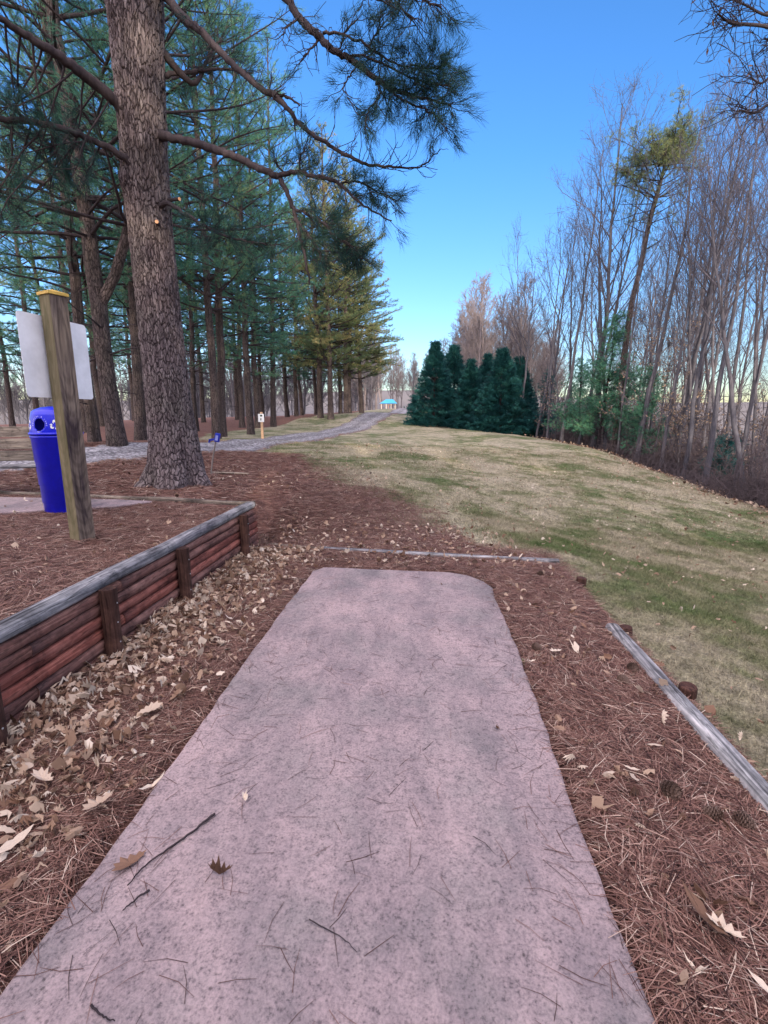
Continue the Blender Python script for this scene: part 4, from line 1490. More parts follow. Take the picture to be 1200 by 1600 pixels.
    s_ = limb([(430, 150, 6.0, 6), (450, 152, 5.95, 4), (468, 165, 5.9, 2.5)], 6); dress(s_, .3, 1, 8, .14, 0, curl=.5, r=.004, up=.1)
    s_ = limb([(655, 262, 5.6, 2.5), (672, 250, 5.6, 2), (688, 233, 5.55, 1.5)], 5); dress(s_, 0, 1, 8, .16, 0, curl=.6, r=.0035, up=.2)
    # middle limb
    b2 = limb([(235, 205, 7.0, 22), (265, 215, 6.75, 13), (300, 222, 6.6, 12), (330, 232, 6.5, 12), (365, 244, 6.35, 11), (395, 258, 6.25, 10), (420, 270, 6.15, 10), (438, 277, 6.1, 10)])
    b2a = limb([(436, 276, 6.1, 8), (460, 270, 6.0, 7), (490, 275, 5.9, 6), (512, 280, 5.85, 6), (530, 287, 5.8, 5), (548, 305, 5.75, 4), (575, 325, 5.7, 3), (612, 345, 5.6, 2)])
    dress(b2a, .05, 1.0, 36, .27, .95, curl=.3, r=.004, up=.05, sub=1)
    s_ = limb([(530, 287, 5.8, 3), (560, 284, 5.75, 2.5), (590, 300, 5.7, 2), (615, 312, 5.65, 1.5)], 5); dress(s_, .1, 1, 26, .24, .85, up=0, sub=1)
    s_ = limb([(470, 272, 6.0, 3), (468, 250, 5.9, 2.5), (478, 225, 5.85, 2)], 5); dress(s_, .1, 1, 14, .24, .9, up=.2)
    s_ = limb([(450, 274, 6.05, 3), (435, 262, 6.05, 2), (432, 250, 6.0, 2)], 5); dress(s_, .1, 1, 7, .22, .8, up=.1)
    b2b = limb([(436, 276, 6.1, 8), (448, 300, 6.05, 7), (458, 325, 6.0, 6), (464, 345, 6.0, 6), (472, 380, 5.95, 5), (480, 415, 5.9, 4), (484, 445, 5.9, 2.5)])
    s_ = limb([(458, 325, 6.0, 5), (480, 335, 5.9, 4.5), (505, 348, 5.85, 4), (520, 365, 5.8, 3), (550, 385, 5.75, 2.5), (565, 405, 5.7, 2)]); dress(s_, .1, .8, 40, .24, .95, up=0, sub=1); dress(s_, .8, 1, 16, .24, .95, up=.0)
    s_ = limb([(462, 340, 6.0, 4), (480, 365, 5.95, 3), (497, 392, 5.9, 3), (510, 420, 5.85, 2)]); dress(s_, .2, 1, 26, .22, .7, up=-.1, sub=1)
    s_ = limb([(497, 392, 5.9, 3), (530, 395, 5.85, 2.5), (558, 402, 5.8, 2)], 5); dress(s_, .2, 1, 22, .24, .9, up=0, sub=1)
    dress(b2b, .35, .7, 18, .22, .6, up=0)
    # top right limb with the dense spray
    b3 = limb([(240, -330, 6.5, 26), (330, -190, 6.1, 20), (400, -80, 5.8, 16), (445, -8, 5.6, 12), (462, 18, 5.55, 11), (480, 42, 5.5, 11), (498, 58, 5.45, 11), (515, 75, 5.4, 10), (535, 86, 5.4, 9), (558, 98, 5.35, 8), (580, 118, 5.3, 8), (605, 135, 5.3, 7), (640, 148, 5.25, 5), (680, 158, 5.2, 3), (705, 165, 5.2, 2)])
    dress(b3, .25, .62, 24, .32, .1, curl=.5, r=.0045, up=.0, sub=1)
    dress(b3, .70, 1.0, 40, .28, .95, curl=.3, r=.0045, up=.05, sub=1)
    subs = [[(505, 52, 5.45, 5), (540, 55, 5.35, 4), (575, 72, 5.3, 4), (610, 95, 5.25, 3), (650, 108, 5.2, 2), (690, 105, 5.2, 2)],
            [(535, 86, 5.4, 4), (575, 90, 5.3, 3.5), (620, 110, 5.25, 3), (665, 130, 5.2, 2), (705, 135, 5.15, 2)],
            [(600, 133, 5.3, 4), (625, 155, 5.25, 3), (655, 168, 5.2, 3), (680, 180, 5.2, 2), (700, 205, 5.15, 1.5)],
            [(590, 128, 5.3, 4), (592, 150, 5.3, 3), (575, 175, 5.25, 2.5), (570, 205, 5.2, 2)],
            [(560, 100, 5.35, 3), (545, 120, 5.3, 2.5), (538, 140, 5.25, 2), (560, 180, 5.2, 1.5)],
            [(575, 72, 5.3, 3), (590, 50, 5.25, 2.5), (600, 35, 5.2, 2)],
            [(640, 100, 5.2, 3), (665, 105, 5.2, 2), (700, 100, 5.15, 1.5)],
            [(530, 84, 5.4, 3), (540, 50, 5.35, 2.5), (560, 30, 5.3, 2)],
            [(470, 25, 5.5, 4), (452, 40, 5.5, 3), (440, 55, 5.45, 2)], [(500, 60, 5.45, 4), (482, 80, 5.4, 3), (470, 96, 5.4, 2)]]
    for i, k_ in enumerate(subs):
        s_ = limb(k_, 5)
        leaf = (.85, .98, .95, .9, .35, .35, .98, .2, .05, .05)[i]
        dress(s_, .12, 1, (26, 34, 28, 16, 14, 14, 18, 12, 10, 12)[i], .25, leaf, curl=.4, r=.004, up=.02, sub=1)
    # limb above the frame whose spray hangs in at the top
    b4 = limb([(240, -420, 6.5, 24), (420, -200, 5.7, 16), (540, -60, 5.2, 9), (600, -25, 5.1, 6), (650, -5, 5.0, 4), (690, 12, 5.0, 3)])
    dress(b4, .70, 1, 34, .32, .5, curl=.5, r=.004, up=-.12, sub=1)
    s_ = limb([(600, -25, 5.1, 3), (625, 10, 5.05, 2.5), (650, 40, 5.0, 2)], 5); dress(s_, .1, 1, 18, .26, .4, up=0, curl=.5)
    s_ = limb([(560, -45, 5.1, 3), (575, -10, 5.05, 2.5), (620, 15, 5.0, 2)], 5); dress(s_, .2, 1, 14, .26, .2, up=0, curl=.5)
    # limbs to the left
    b5 = limb([(225, 195, 6.9, 22), (192, 172, 6.7, 17), (160, 140, 6.5, 17), (120, 108, 6.3, 16), (85, 82, 6.15, 14), (45, 58, 6.0, 12), (0, 30, 5.8, 9), (-60, 0, 5.6, 6)])
    b6 = limb([(225, 275, 6.95, 20), (190, 243, 6.75, 11), (150, 222, 6.6, 10), (110, 205, 6.45, 10), (60, 192, 6.3, 9), (0, 186, 6.1, 9), (-60, 180, 5.9, 6)])
    for b_ in (b5, b6):
        for k in range(11):
            i_ = int(len(b_) * (.25 + .7 * k / 11)); p_ = b_[i_, :3]
            d = unit([-.5, g.uniform(-.3, .6), -.5 + g.normal() * .35])
            Q = curve_branch(g, p_, d, g.uniform(.7, 1.6), 6, .14, -.01)
            br.add(Q, np.linspace(.013, .005, 7), 5)
            Cq = np.column_stack([Q, np.full(7, .005)])
            dress(Cq, .3, 1, 10, .28, .75, up=0, sub=1)
    # small dark bough right of the trunk
    b7 = limb([(240, 330, 7.1, 12), (262, 318, 6.9, 7), (290, 335, 6.8, 6), (318, 352, 6.7, 5), (350, 368, 6.6, 4), (390, 378, 6.5, 3), (430, 385, 6.4, 2)])
    dress(b7, .4, 1, 60, .30, .98, up=.02, sub=1)
    b8 = limb([(245, 120, 6.8, 14), (270, 115, 6.9, 7), (300, 112, 7.0, 6), (340, 108, 7.1, 4), (380, 110, 7.2, 2)]); dress(b8, .3, 1, 24, .3, .7, up=.0, sub=1)
    b9 = limb([(235, 60, 6.7, 14), (300, 130, 7.0, 8), (325, 90, 7.1, 5), (345, 60, 7.2, 3)], 6); dress(b9, .4, 1, 20, .3, .6, up=0, sub=1)
    child(root, 'branches', br.mesh('big_branches'), M['branch'])
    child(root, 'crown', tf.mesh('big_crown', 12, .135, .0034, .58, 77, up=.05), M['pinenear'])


build_big_pine()

# ------------------------------------------------------------------ bare trees
def bare_proto(seed, H, r0, first=.45, nb=16, L1=.28, up=.5, twig=.0054, lev3=3, join=False, lev4=False, crook=.014, spread=.7):
    g = np.random.default_rng(seed)
    tr = Tubes(); br = Tubes()
    N = 16
    pts = [np.array([0, 0, -.3])]
    d = np.array([0, 0, 1.0]); lean = g.normal(0, .05, 2)
    for i in range(N):
        d = unit(np.array([lean[0], lean[1], 1.0]) + g.normal(size=3) * [crook * 3, crook * 3, 0])
        pts.append(pts[-1] + d * H / N)
    P = np.array(pts); f = np.linspace(0, 1, N + 1)
    rad = r0 * (1 - .90 * f ** 1.1) * (1 + .3 * np.exp(-f * H / .3))
    tr.add(P, rad, 9)

    def interp(P_, t):
        i = t * (len(P_) - 1); i0 = min(int(i), len(P_) - 2)
        return P_[i0] + (P_[i0 + 1] - P_[i0]) * (i - i0), unit(P_[i0 + 1] - P_[i0])
    for k in range(nb):
        t = first + (1 - first) * ((k + g.random()) / nb) * .98
        p, dd_ = interp(P, t)
        a_ = k * 2.4 + g.normal() * .5
        L = H * L1 * (1.15 - t) / (1.15 - first) * g.uniform(.6, 1.3) + .5
        el = up + g.normal() * .15
        d = unit(np.array([math.cos(a_) * spread, math.sin(a_) * spread, el + .45]))
        Q = curve_branch(g, p, d, L, 7, .10, .06)
        r1 = max(twig * 1.6, np.interp(t, f, rad) * .45)
        br.add(Q, np.linspace(r1, twig, 8), 5)
        n2 = int(3 + L * 1.9)
        for j in range(n2):
            t2 = .2 + .8 * (j + g.random()) / n2
            p2, e2 = interp(Q, t2)
            d2 = unit(e2 + g.normal(size=3) * .55 + np.array([0, 0, .25]))
            L2 = L * .42 * (1.2 - t2) * g.uniform(.6, 1.3) + .25
            Q2 = curve_branch(g, p2, d2, L2, 4, .14, .06)
            br.add(Q2, np.linspace(twig * 1.2, twig * .8, 5), 3)
            for m_ in range(lev3):
                p3, e3 = interp(Q2, .2 + .8 * g.random())
                d3 = unit(e3 + g.normal(size=3) * .55 + np.array([0, 0, .2]))
                Q3 = curve_branch(g, p3, d3, L2 * .55 * g.uniform(.5, 1.2) + .12, 3, .16, .05)
                br.add(Q3, np.linspace(twig * .85, twig * .6, 4), 3)
                if lev4:
                    for q in range(2):
                        p4, e4 = interp(Q3, .3 + .7 * g.random())
                        Q4 = curve_branch(g, p4, unit(e4 + g.normal(size=3) * .6), .15 + .25 * g.random(), 2, .1)
                        br.add(Q4, [twig * .6, twig * .55, twig * .5], 3)
    # a few small low dead twigs on the trunk
    for k in range(8):
        p, _ = interp(P, g.uniform(.12, first)); a_ = g.uniform(0, 6.28)
        Q = curve_branch(g, p, [math.cos(a_), math.sin(a_), g.uniform(-.1, .5)], g.uniform(.4, 1.6), 4, .2, .02)
        br.add(Q, np.linspace(twig * 1.2, twig * .7, 5), 3)
    if join:
        for kk, it in br.g.items(): tr.g.setdefault(kk, []).extend(it)
        return tr.mesh('bare_tree')
    return tr.mesh('bare_trunk'), br.mesh('bare_branches')


def make_bare(meshes, label, group, name='bare_tree'):
    root = empty(name, (0, 0, 0), label, 'bare tree', group)
    child(root, 'trunk', meshes[0], M['bark_bare'])
    child(root, 'crown', meshes[1], M['twig_bare'])
    return root


GW = 'leafless trees of the wood on the right'
LW = 'slender leafless grey tree in the wood beyond the lawn'
bares = [make_bare(bare_proto(201, 13.5, .11, .45, 15), LW, GW), make_bare(bare_proto(202, 12.5, .085, .5, 13), LW, GW),
         make_bare(bare_proto(203, 14.5, .13, .40, 18, .3, lev4=True), LW, GW), make_bare(bare_proto(204, 11.5, .07, .42, 12), LW, GW),
         make_bare(bare_proto(205, 13.0, .10, .3, 16, .32, up=.7, spread=.55), LW, GW), make_bare(bare_proto(206, 14.0, .12, .55, 14, .26), LW, GW)]
hts = [13.5, 12.5, 14.5, 11.5, 13.0, 14.0]


def put_by_px(k, px, py, Yd, toppy, rz, lean=0.0, leany=0.0, label=None, group=None, thick=1.0):
    p = at(px, py, Yd)
    z = gz(p[0], p[1])
    H = (at(px, toppy, Yd)[2] - z)
    o = put(bares[k], p[0], p[1], rz, 1.0, lean=(R(leany), R(lean)), label=label, group=group)
    s = H / hts[k]
    o.scale = (thick * max(.75, min(s, 1.05)) * .9, thick * max(.75, min(s, 1.05)) * .9, s)
    return o


# traced front trees of the right wood
front = [(812, 672, 28, 385, 0, -2, 'bare', ), (822, 674, 28.5, 330, 4, 1), (838, 676, 27, 300, 1, 2), (855, 684, 25.5, 330, 3, -1),
         (877, 690, 24, 205, 0, -.5), (903, 700, 23.5, 240, 1, 2), (925, 700, 22.5, 150, 2, 4), (948, 702, 22, 190, 5, 4), (962, 712, 20.5, 240, 3, 1), (992, 722, 19.5, 165, 5, 5), (1012, 716, 21, 230, 1, 4),
         (1030, 735, 18, 180, 4, 5), (1050, 728, 19.5, 150, 0, 4), (1066, 742, 16.8, 140, 2, 3), (1078, 735, 18.5, 210, 3, 6), (1100, 752, 16, 130, 5, 2), (1120, 748, 17, 160, 1, 5), (1142, 760, 15, 120, 4, 4),
         (1165, 768, 14.5, 150, 0, 6), (1185, 765, 15.5, 110, 2, 2), (1210, 780, 13.8, 90, 5, 3), (1235, 790, 13.2, 120, 1, -2), (1090, 735, 20, 190, 0, -2), (1130, 735, 20, 170, 5, -3), (1160, 742, 18.5, 140, 3, -1), (1195, 750, 17.5, 130, 4, 0)]
for i, fr in enumerate(front):
    px, py, Yd, tp_, k, ln = fr[:6]
    lab = None
    grp = None
    if i == 4: lab, grp = 'dark straight leafless tree at the wood edge just right of the evergreen clump', ''
    put_by_px(k, px, py, Yd, tp_ + 14, random.random() * 6.28, ln, random.uniform(-2, 2), lab, grp, .88 if i % 3 else 1.1)
# the wood behind them
nrand = 0
g = np.random.default_rng(31)
while nrand < 96:
    Yd = g.uniform(12, 52)
    ex_ = np.interp(Yd, _ey, _ex)
    x = ex_ + g.uniform(1.0, 22) ** 1.0
    if x / Yd > .98: continue
    k = int(g.integers(0, 6))
    s = g.uniform(.72, 1.0) * (1.0 if Yd < 30 else 1.05) if nrand % 3 else g.uniform(.35, .55)
    put(bares[k], x, Yd, g.uniform(0, 6.28), s, lean=(R(g.normal() * 2), R(1.5 + g.normal() * 3.2)))
    nrand += 1

# distant trees (too small to show parts): single meshes
GF = 'distant bare trees at the far end of the open ground'
GL = 'grey bare trees on the slope behind the pine grove'
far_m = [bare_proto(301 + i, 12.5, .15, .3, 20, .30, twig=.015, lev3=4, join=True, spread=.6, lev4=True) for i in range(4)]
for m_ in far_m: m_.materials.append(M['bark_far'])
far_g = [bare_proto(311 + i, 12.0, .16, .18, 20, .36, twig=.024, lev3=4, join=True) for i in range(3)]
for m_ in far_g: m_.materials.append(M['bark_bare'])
for i in range(80):
    px = g.uniform(540, 860); Yd = g.uniform(88, 125)
    if px > 690: Yd = g.uniform(42, 75)
    if px > 690 and px < 720: Yd = g.uniform(60, 80)
    p = at(px, 640, Yd)
    s = g.uniform(.8, 1.12) * (1.1 if 690 > px > 560 else 1.0)
    if 640 < px < 700: s *= .8
    if px > 820: s *= .85
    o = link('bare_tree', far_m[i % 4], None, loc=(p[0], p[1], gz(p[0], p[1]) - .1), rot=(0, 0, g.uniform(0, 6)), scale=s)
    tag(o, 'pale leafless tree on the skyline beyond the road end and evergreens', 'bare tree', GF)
for i in range(104):
    px = g.uniform(-60, 600); Yd = g.uniform(50, 125)
    p = at(px, 650, Yd)
    o = link('bare_tree', far_g[i % 3], None, loc=(p[0], p[1], gz(p[0], p[1]) - .5), rot=(0, 0, g.uniform(0, 6)), scale=g.uniform(.7, 1.0))
    tag(o, 'grey leafless tree seen between the pine trunks on the slope behind', 'bare tree', GL)

# the pine that stands above the right wood
def wood_pine():
    g = np.random.default_rng(44)
    tr = Tubes(); br = Tubes(); tf = Tufts()
    Yd = 21.0
    b_ = at(962, 712, Yd); zb_ = gz(b_[0], b_[1]); O = np.array([b_[0], b_[1], zb_])
    root = empty('pine_tree', tuple(O), 'leaning pine with a small flat brownish green crown rising out of the bare wood', 'pine tree')
    key = [(955, 740, 11), (965, 650, 9.5), (975, 560, 8.5), (986, 480, 8), (1000, 420, 7.5), (1014, 350, 7), (1028, 300, 6), (1038, 260, 4), (1042, 235, 3)]
    P = np.array([at(a, b, Yd) for a, b, c in key]) - O; r_ = np.array([wpx(a, b, Yd, c) / 2 for a, b, c in key])
    C = catmull(np.column_stack([P, r_]), 5)
    tr.add(C[:, :3], C[:, 3], 9)
    zt = C[-1, 2]
    for k in range(64):
        f = g.random() ** .6
        t = .50 + .5 * f
        i = int(t * (len(C) - 1)); p = C[i, :3]
        a_ = g.uniform(0, 6.28)
        L = (.5 + 1.9 * math.sin(min(1, (t - .42) * 1.75) * math.pi * .5)) * (1.0 if t < .93 else .6) * g.uniform(.6, 1.1)
        Q = curve_branch(g, p, [math.cos(a_), math.sin(a_), g.uniform(.0, .55)], L, 5, .14, .05)
        br.add(Q, np.linspace(.022, .008, 6), 4)
        dens = 1.0 if t > .82 else .28
        for q in range(int(24 * dens) + 1):
            if t < .82 and g.random() < .4: continue
            tt = g.uniform(.35, 1); j = tt * 5; j0 = min(int(j), 4)
            p2 = Q[j0] + (Q[j0 + 1] - Q[j0]) * (j - j0)
            d2 = unit(g.normal(size=3) + [0, 0, .4]); Q2 = curve_branch(g, p2, d2, g.uniform(.15, .4), 2, .1)
            br.add(Q2, [.008, .007, .006], 3)
            for w_ in range(5): tf.add(Q2[-1] + g.normal(size=3) * .07, unit(d2 + g.normal(size=3) * .4), 1.0)
    child(root, 'trunk', tr.mesh('wp_trunk'), M['bark_pine']); child(root, 'branches', br.mesh('wp_br'), M['branch']); child(root, 'crown', tf.mesh('wp_crown', 9, .12, .011, .8, 3), M['pinefar'])


wood_pine()

# small green conifers and tan-leaved saplings in the wood
def small_conifer(seed, H, Lm, name='cedar_tree', sparse=1.0):
    g = np.random.default_rng(seed); tr = Tubes(); br = Tubes(); tf = Tufts()
    P = curve_branch(g, (0, 0, -.2), (0, 0, 1), H, 10, .03)
    tr.add(P, np.linspace(.07, .012, 11), 7)
    for k in range(int(60 * sparse)):
        t = .14 + .86 * g.random(); i = t * 10; i0 = min(int(i), 9); p = P[i0] + (P[i0 + 1] - P[i0]) * (i - i0)
        a_ = g.uniform(0, 6.28); L = Lm * (1.1 - t) * g.uniform(.5, 1.2) + .2
        Q = curve_branch(g, p, [math.cos(a_), math.sin(a_), g.uniform(.0, .6)], L, 4, .15, .04)
        br.add(Q, np.linspace(.014, .006, 5), 4)
        for q in range(int(L * 30)):
            tt = g.uniform(.2, 1); j = tt * 4; j0 = min(int(j), 3)
            pt = Q[j0] + (Q[j0 + 1] - Q[j0]) * (j - j0) + g.normal(size=3) * .11
            tf.add(pt, unit(Q[-1] - Q[0] + g.normal(size=3) * .8), 1.0)
    return tr.mesh('c_trunk'), br.mesh('c_br'), tf.mesh('c_crown', 10, .12, .014, .9, seed)


for i, (px, py, Yd, H, Lm, sp_, lb) in enumerate([(935, 700, 22, 5.9, 2.1, 2.0, 'tallest dark green young pine inside the wood edge'), (905, 692, 24, 4.2, 1.7, 1.2, 'low teal green young conifer left of the tallest green one'),
                                                (1000, 715, 20, 3.9, 1.7, 1.0, 'loose blue green young conifer right of the tallest green one'), (850, 678, 27, 3.8, 1.1, .7, 'thin green young conifer next to the evergreen clump'),
                                                (1125, 745, 17, 2.0, 1.2, .6, 'low dark green holly like bush under the bare trees')]):
    p = at(px, py, Yd)
    ms = small_conifer(400 + i, H, Lm, sparse=sp_)
    root = empty('young_conifer', (p[0], p[1], gz(p[0], p[1])), lb, 'young conifer', 'green conifers in the wood')
    child(root, 'trunk', ms[0], M['branch']); child(root, 'branches', ms[1], M['branch']); child(root, 'crown', ms[2], M['pineneedle'] if i < 3 else M['cedar'])


def leaf_sapling(seed, H, nleaf):
    g = np.random.default_rng(seed)
    tr, br_ = bare_proto(seed, H, .04, .2, 14, .35, up=.15, twig=.007, spread=1.0)
    V = np.empty(len(br_.vertices) * 3, np.float32); br_.vertices.foreach_get('co', V); V = V.reshape(-1, 3)
    V = V[V[:, 2] > H * .25]
    c = V[g.integers(0, len(V), nleaf := int(nleaf * .5))] + g.normal(size=(nleaf, 3)) * .03
    a = g.normal(size=(nleaf, 3)); a /= np.linalg.norm(a, axis=1, keepdims=True); b = np.cross(a, g.normal(size=(nleaf, 3))); b /= np.linalg.norm(b, axis=1, keepdims=True)
    s1, s2 = .05, .026
    Vq = np.stack([c - a * s1, c + b * s2, c + a * s1 - [0, 0, .01], c - b * s2], 1).reshape(-1, 3)
    q = np.arange(nleaf * 4).reshape(-1, 4)
    return tr, br_, mesh_np('leaves', Vq, q, attrs={'rnd': np.repeat(g.random(nleaf), 4)})


for i, (px, py, Yd, H, nl, lb) in enumerate([(1020, 720, 19.5, 5.0, 1500, 'young beech still holding pale tan leaves in the middle of the wood'), (1062, 728, 18, 2.9, 1300, 'low sapling with tan leaves under leaning trunks'),
                                             (868, 686, 25.5, 2.8, 700, 'small sapling with reddish brown leaves beside the evergreen clump'), (985, 705, 23, 7.0, 1200, 'taller sapling with a few tan leaves behind the green conifers'), (1175, 750, 16, 3.4, 900, 'tan leaved sapling near the right end of the wood edge')]):
    p = at(px, py, Yd); ms = leaf_sapling(500 + i, H, nl)
    root = empty('leafy_sapling', (p[0], p[1], gz(p[0], p[1])), lb, 'sapling', 'saplings holding dry leaves')
    child(root, 'trunk', ms[0], M['bark_bare']); child(root, 'branches', ms[1], M['twig_bare']); child(root, 'leaves', ms[2], M['tanleaf'])

# ------------------------------------------------------------------ evergreen clump
def arbor(seed, H, Rb):
    g = np.random.default_rng(seed)
    nc = int(100 * H * Rb)
    tr = Tubes(); tr.add(curve_branch(g, (0, 0, -.2), (0, 0, 1), H * .97, 8, .02), np.linspace(.12, .01, 9), 8)
    br = Tubes()
    tf = Tufts(); P_, D_, S_, T_ = [], [], [], []
    for c_ in range(nc):
        z = g.random() ** 1.3 * H; f = z / H; a = g.uniform(0, 6.28)
        r_ = (Rb * 1.02 * (1 - f) ** .94 * (.86 + .14 * min(1, f * 6)) + .03) * (1 - .5 * g.random() ** 2.0) * g.uniform(.86, 1.10)
        c = np.array([math.cos(a) * r_, math.sin(a) * r_, z + .08])
        out = unit([math.cos(a), math.sin(a), .25 + .5 * f]); tone = g.normal(0, .22)
        m = 17; k_ = g.random(m)[:, None]
        P_.append(c + out * (k_ * .34 - .22) + g.normal(size=(m, 3)) * [.085, .085, .05]); D_.append(out + g.normal(size=(m, 3)) * .25)
        S_.append(g.uniform(.6, 1.15, m)); T_.append(np.full(m, tone))
    tf.p = np.concatenate(P_); tf.d = np.concatenate(D_); tf.s = np.concatenate(S_); tf.t = np.concatenate(T_)
    for k in range(90):
        zz_ = g.uniform(.05, .92) * H; aa = g.uniform(0, 6.28); L = Rb * (1 - (zz_ / H) ** 1.6) * .85 + .1
        Q = curve_branch(g, (0, 0, zz_), (math.cos(aa), math.sin(aa), .45), L, 3, .08); br.add(Q, np.linspace(.015, .005, 4), 3)
    return tr.mesh('a_trunk'), br.mesh('a_br'), tf.mesh('a_crown', 9, .17, .019, .50, seed, up=-.05)


ar = [arbor(601, 5.2, 2.0), arbor(602, 4.9, 2.1), arbor(603, 5.0, 2.0)]
evs = [(678, 662, 30.5, 533, 0, 'leftmost pointed dark evergreen of the clump beside the road end', 1.0), (706, 666, 31.5, 538, 1, 'second pointed evergreen of the clump, overlapping the leftmost one', .95),
       (733, 668, 30, 560, 2, 'lower rounded evergreen in the middle of the clump', 1.0), (758, 668, 32, 552, 0, 'evergreen set back behind the middle of the clump', .95),
       (781, 675, 28.5, 543, 1, 'widest evergreen right of the middle of the clump', 1.05), (806, 676, 29, 556, 2, 'rightmost evergreen of the clump next to the bare wood', 1.0)]
for px, py, Yd, tp_, k, lb, wd in evs:
    p = at(px, py, Yd); z = min(gz(p[0], p[1]), p[2] + .1)
    H = at(px, tp_, Yd)[2] - z
    s = H / (5.2, 4.9, 5.0)[k]
    root = empty('evergreen_tree', (p[0], p[1], z - .05), lb, 'evergreen', 'clump of dark evergreens', rz=random.random() * 6)
    root.scale = (wd * s * .95, wd * s * .95, s * .97)
    child(root, 'trunk', ar[k][0], M['branch']); child(root, 'branches', ar[k][1], M['branch']); child(root, 'crown', ar[k][2], M['cedar'])

# unseen evergreens added behind the viewer to keep the low sun off the ground
for k in range(17):
    x = -20 + 2.5 * k; y = -12 - (k % 3)
    m_ = ar[k % 3]
    root = empty('evergreen_tree', (x, y, gz(x, y) - .1), 'tall evergreen in the screen of trees behind the viewer', 'evergreen', 'screen of evergreens behind the viewer', rz=k)
    root.scale = (1.2, 1.2, 1.15)
    child(root, 'trunk', m_[0], M['branch']); child(root, 'crown', m_[2], M['cedar'])

# ------------------------------------------------------------------ brush along the wood
def brush_mesh(seed, n, H, W, twig=.006):
    g = np.random.default_rng(seed); tb = Tubes()
    for k in range(n):
        p = np.array([g.normal() * W * .4, g.normal() * W * .4, -.1])
        Q = curve_branch(g, p, [g.normal() * .35, g.normal() * .35, 1], H * g.uniform(.5, 1.1), 6, .13, -.02)
        tb.add(Q, np.linspace(twig * 1.6, twig * .7, 7), 4)
        for j in range(7):
            i = g.integers(1, 6); Q2 = curve_branch(g, Q[i], unit(Q[i + 1] - Q[i] + g.normal(size=3) * .7), H * .35 * g.random() + .15, 3, .15)
            tb.add(Q2, np.linspace(twig * .9, twig * .6, 4), 3)
            for m_ in range(2):
                Q3 = curve_branch(g, Q2[g.integers(1, 3)], unit(Q2[-1] - Q2[0] + g.normal(size=3) * .5), H * .18 * g.random() + .1, 2, .1)
                tb.add(Q3, [twig * .7, twig * .6, twig * .5], 3)
    return tb.mesh('brush')


bms = [brush_mesh(701, 14, 2.3, 1.4), brush_mesh(702, 18, 1.4, 1.6), brush_mesh(703, 10, 3.2, 1.2, .008)]
for m_ in bms: m_.materials.append(M['brush'])
g = np.random.default_rng(71)
for i in range(84):
    Yd = g.uniform(8.5, 40) if i % 3 else g.uniform(9, 26)
    ex_ = np.interp(Yd, _ey, _ex)
    x = ex_ + .6 + abs(g.normal()) * 2.6
    if x / Yd > 1.05: x = ex_ + .8
    o = link('brush_shrub', bms[int(g.integers(0, 3))], None, loc=(x, Yd, gz(x, Yd) - .03), rot=(0, 0, g.uniform(0, 6)), scale=g.uniform(.7, 1.15))
    tag(o, 'tangled leafless brush growing along the edge of the bare wood', 'shrub', 'brush along the wood edge')
for i in range(46):
    Yd = g.uniform(14, 60)
    x = np.interp(Yd, _ey, _ex) + g.uniform(5, 26)
    if x / Yd > 1.0: continue
    o = link('brush_shrub', bms[int(g.integers(0, 3))], None, loc=(x, Yd, gz(x, Yd) - .03), rot=(0, 0, g.uniform(0, 6)), scale=g.uniform(1.3, 2.3))
    tag(o, 'tall tangled brush standing deeper in the bare wood', 'shrub', 'brush deeper in the wood')
# low brambles on the bank: one uncountable mass
tb = Tubes()
for i in range(1700):
    Yd = g.uniform(8.5, 34); ex_ = np.interp(Yd, _ey, _ex); x = ex_ + .35 + abs(g.normal()) * .9
    p = np.array([x, Yd, gz(x, Yd) if i % 40 == 0 else 0])
    tb.add(np.zeros((4, 3)) + p, np.array([.007, .006, .006, .005]), 3)
its = tb.g[(4, 3)]
XY = np.array([i_[0][0, :2] for i_ in its]); ZZ = surf(XY[:, 0], XY[:, 1])
for (P_, r_), z in zip(its, ZZ):
    a_ = g.uniform(0, 6.28); L = g.uniform(.25, .8); h_ = g.uniform(.1, .45)
    d = np.array([math.cos(a_), math.sin(a_)])
    for q, (s_, hh) in enumerate(((0, -.03), (.3, h_), (.7, h_ * 1.1), (1, h_ * .4))):
        P_[q] = (XY[0, 0] * 0 + P_[q][0] + d[0] * L * s_, P_[q][1] + d[1] * L * s_, z + hh)
tag(link('bramble_undergrowth', tb.mesh('brambles'), M['brush']), 'dark tangle of low bare brambles on the bank below the wood', 'undergrowth', kind='stuff')

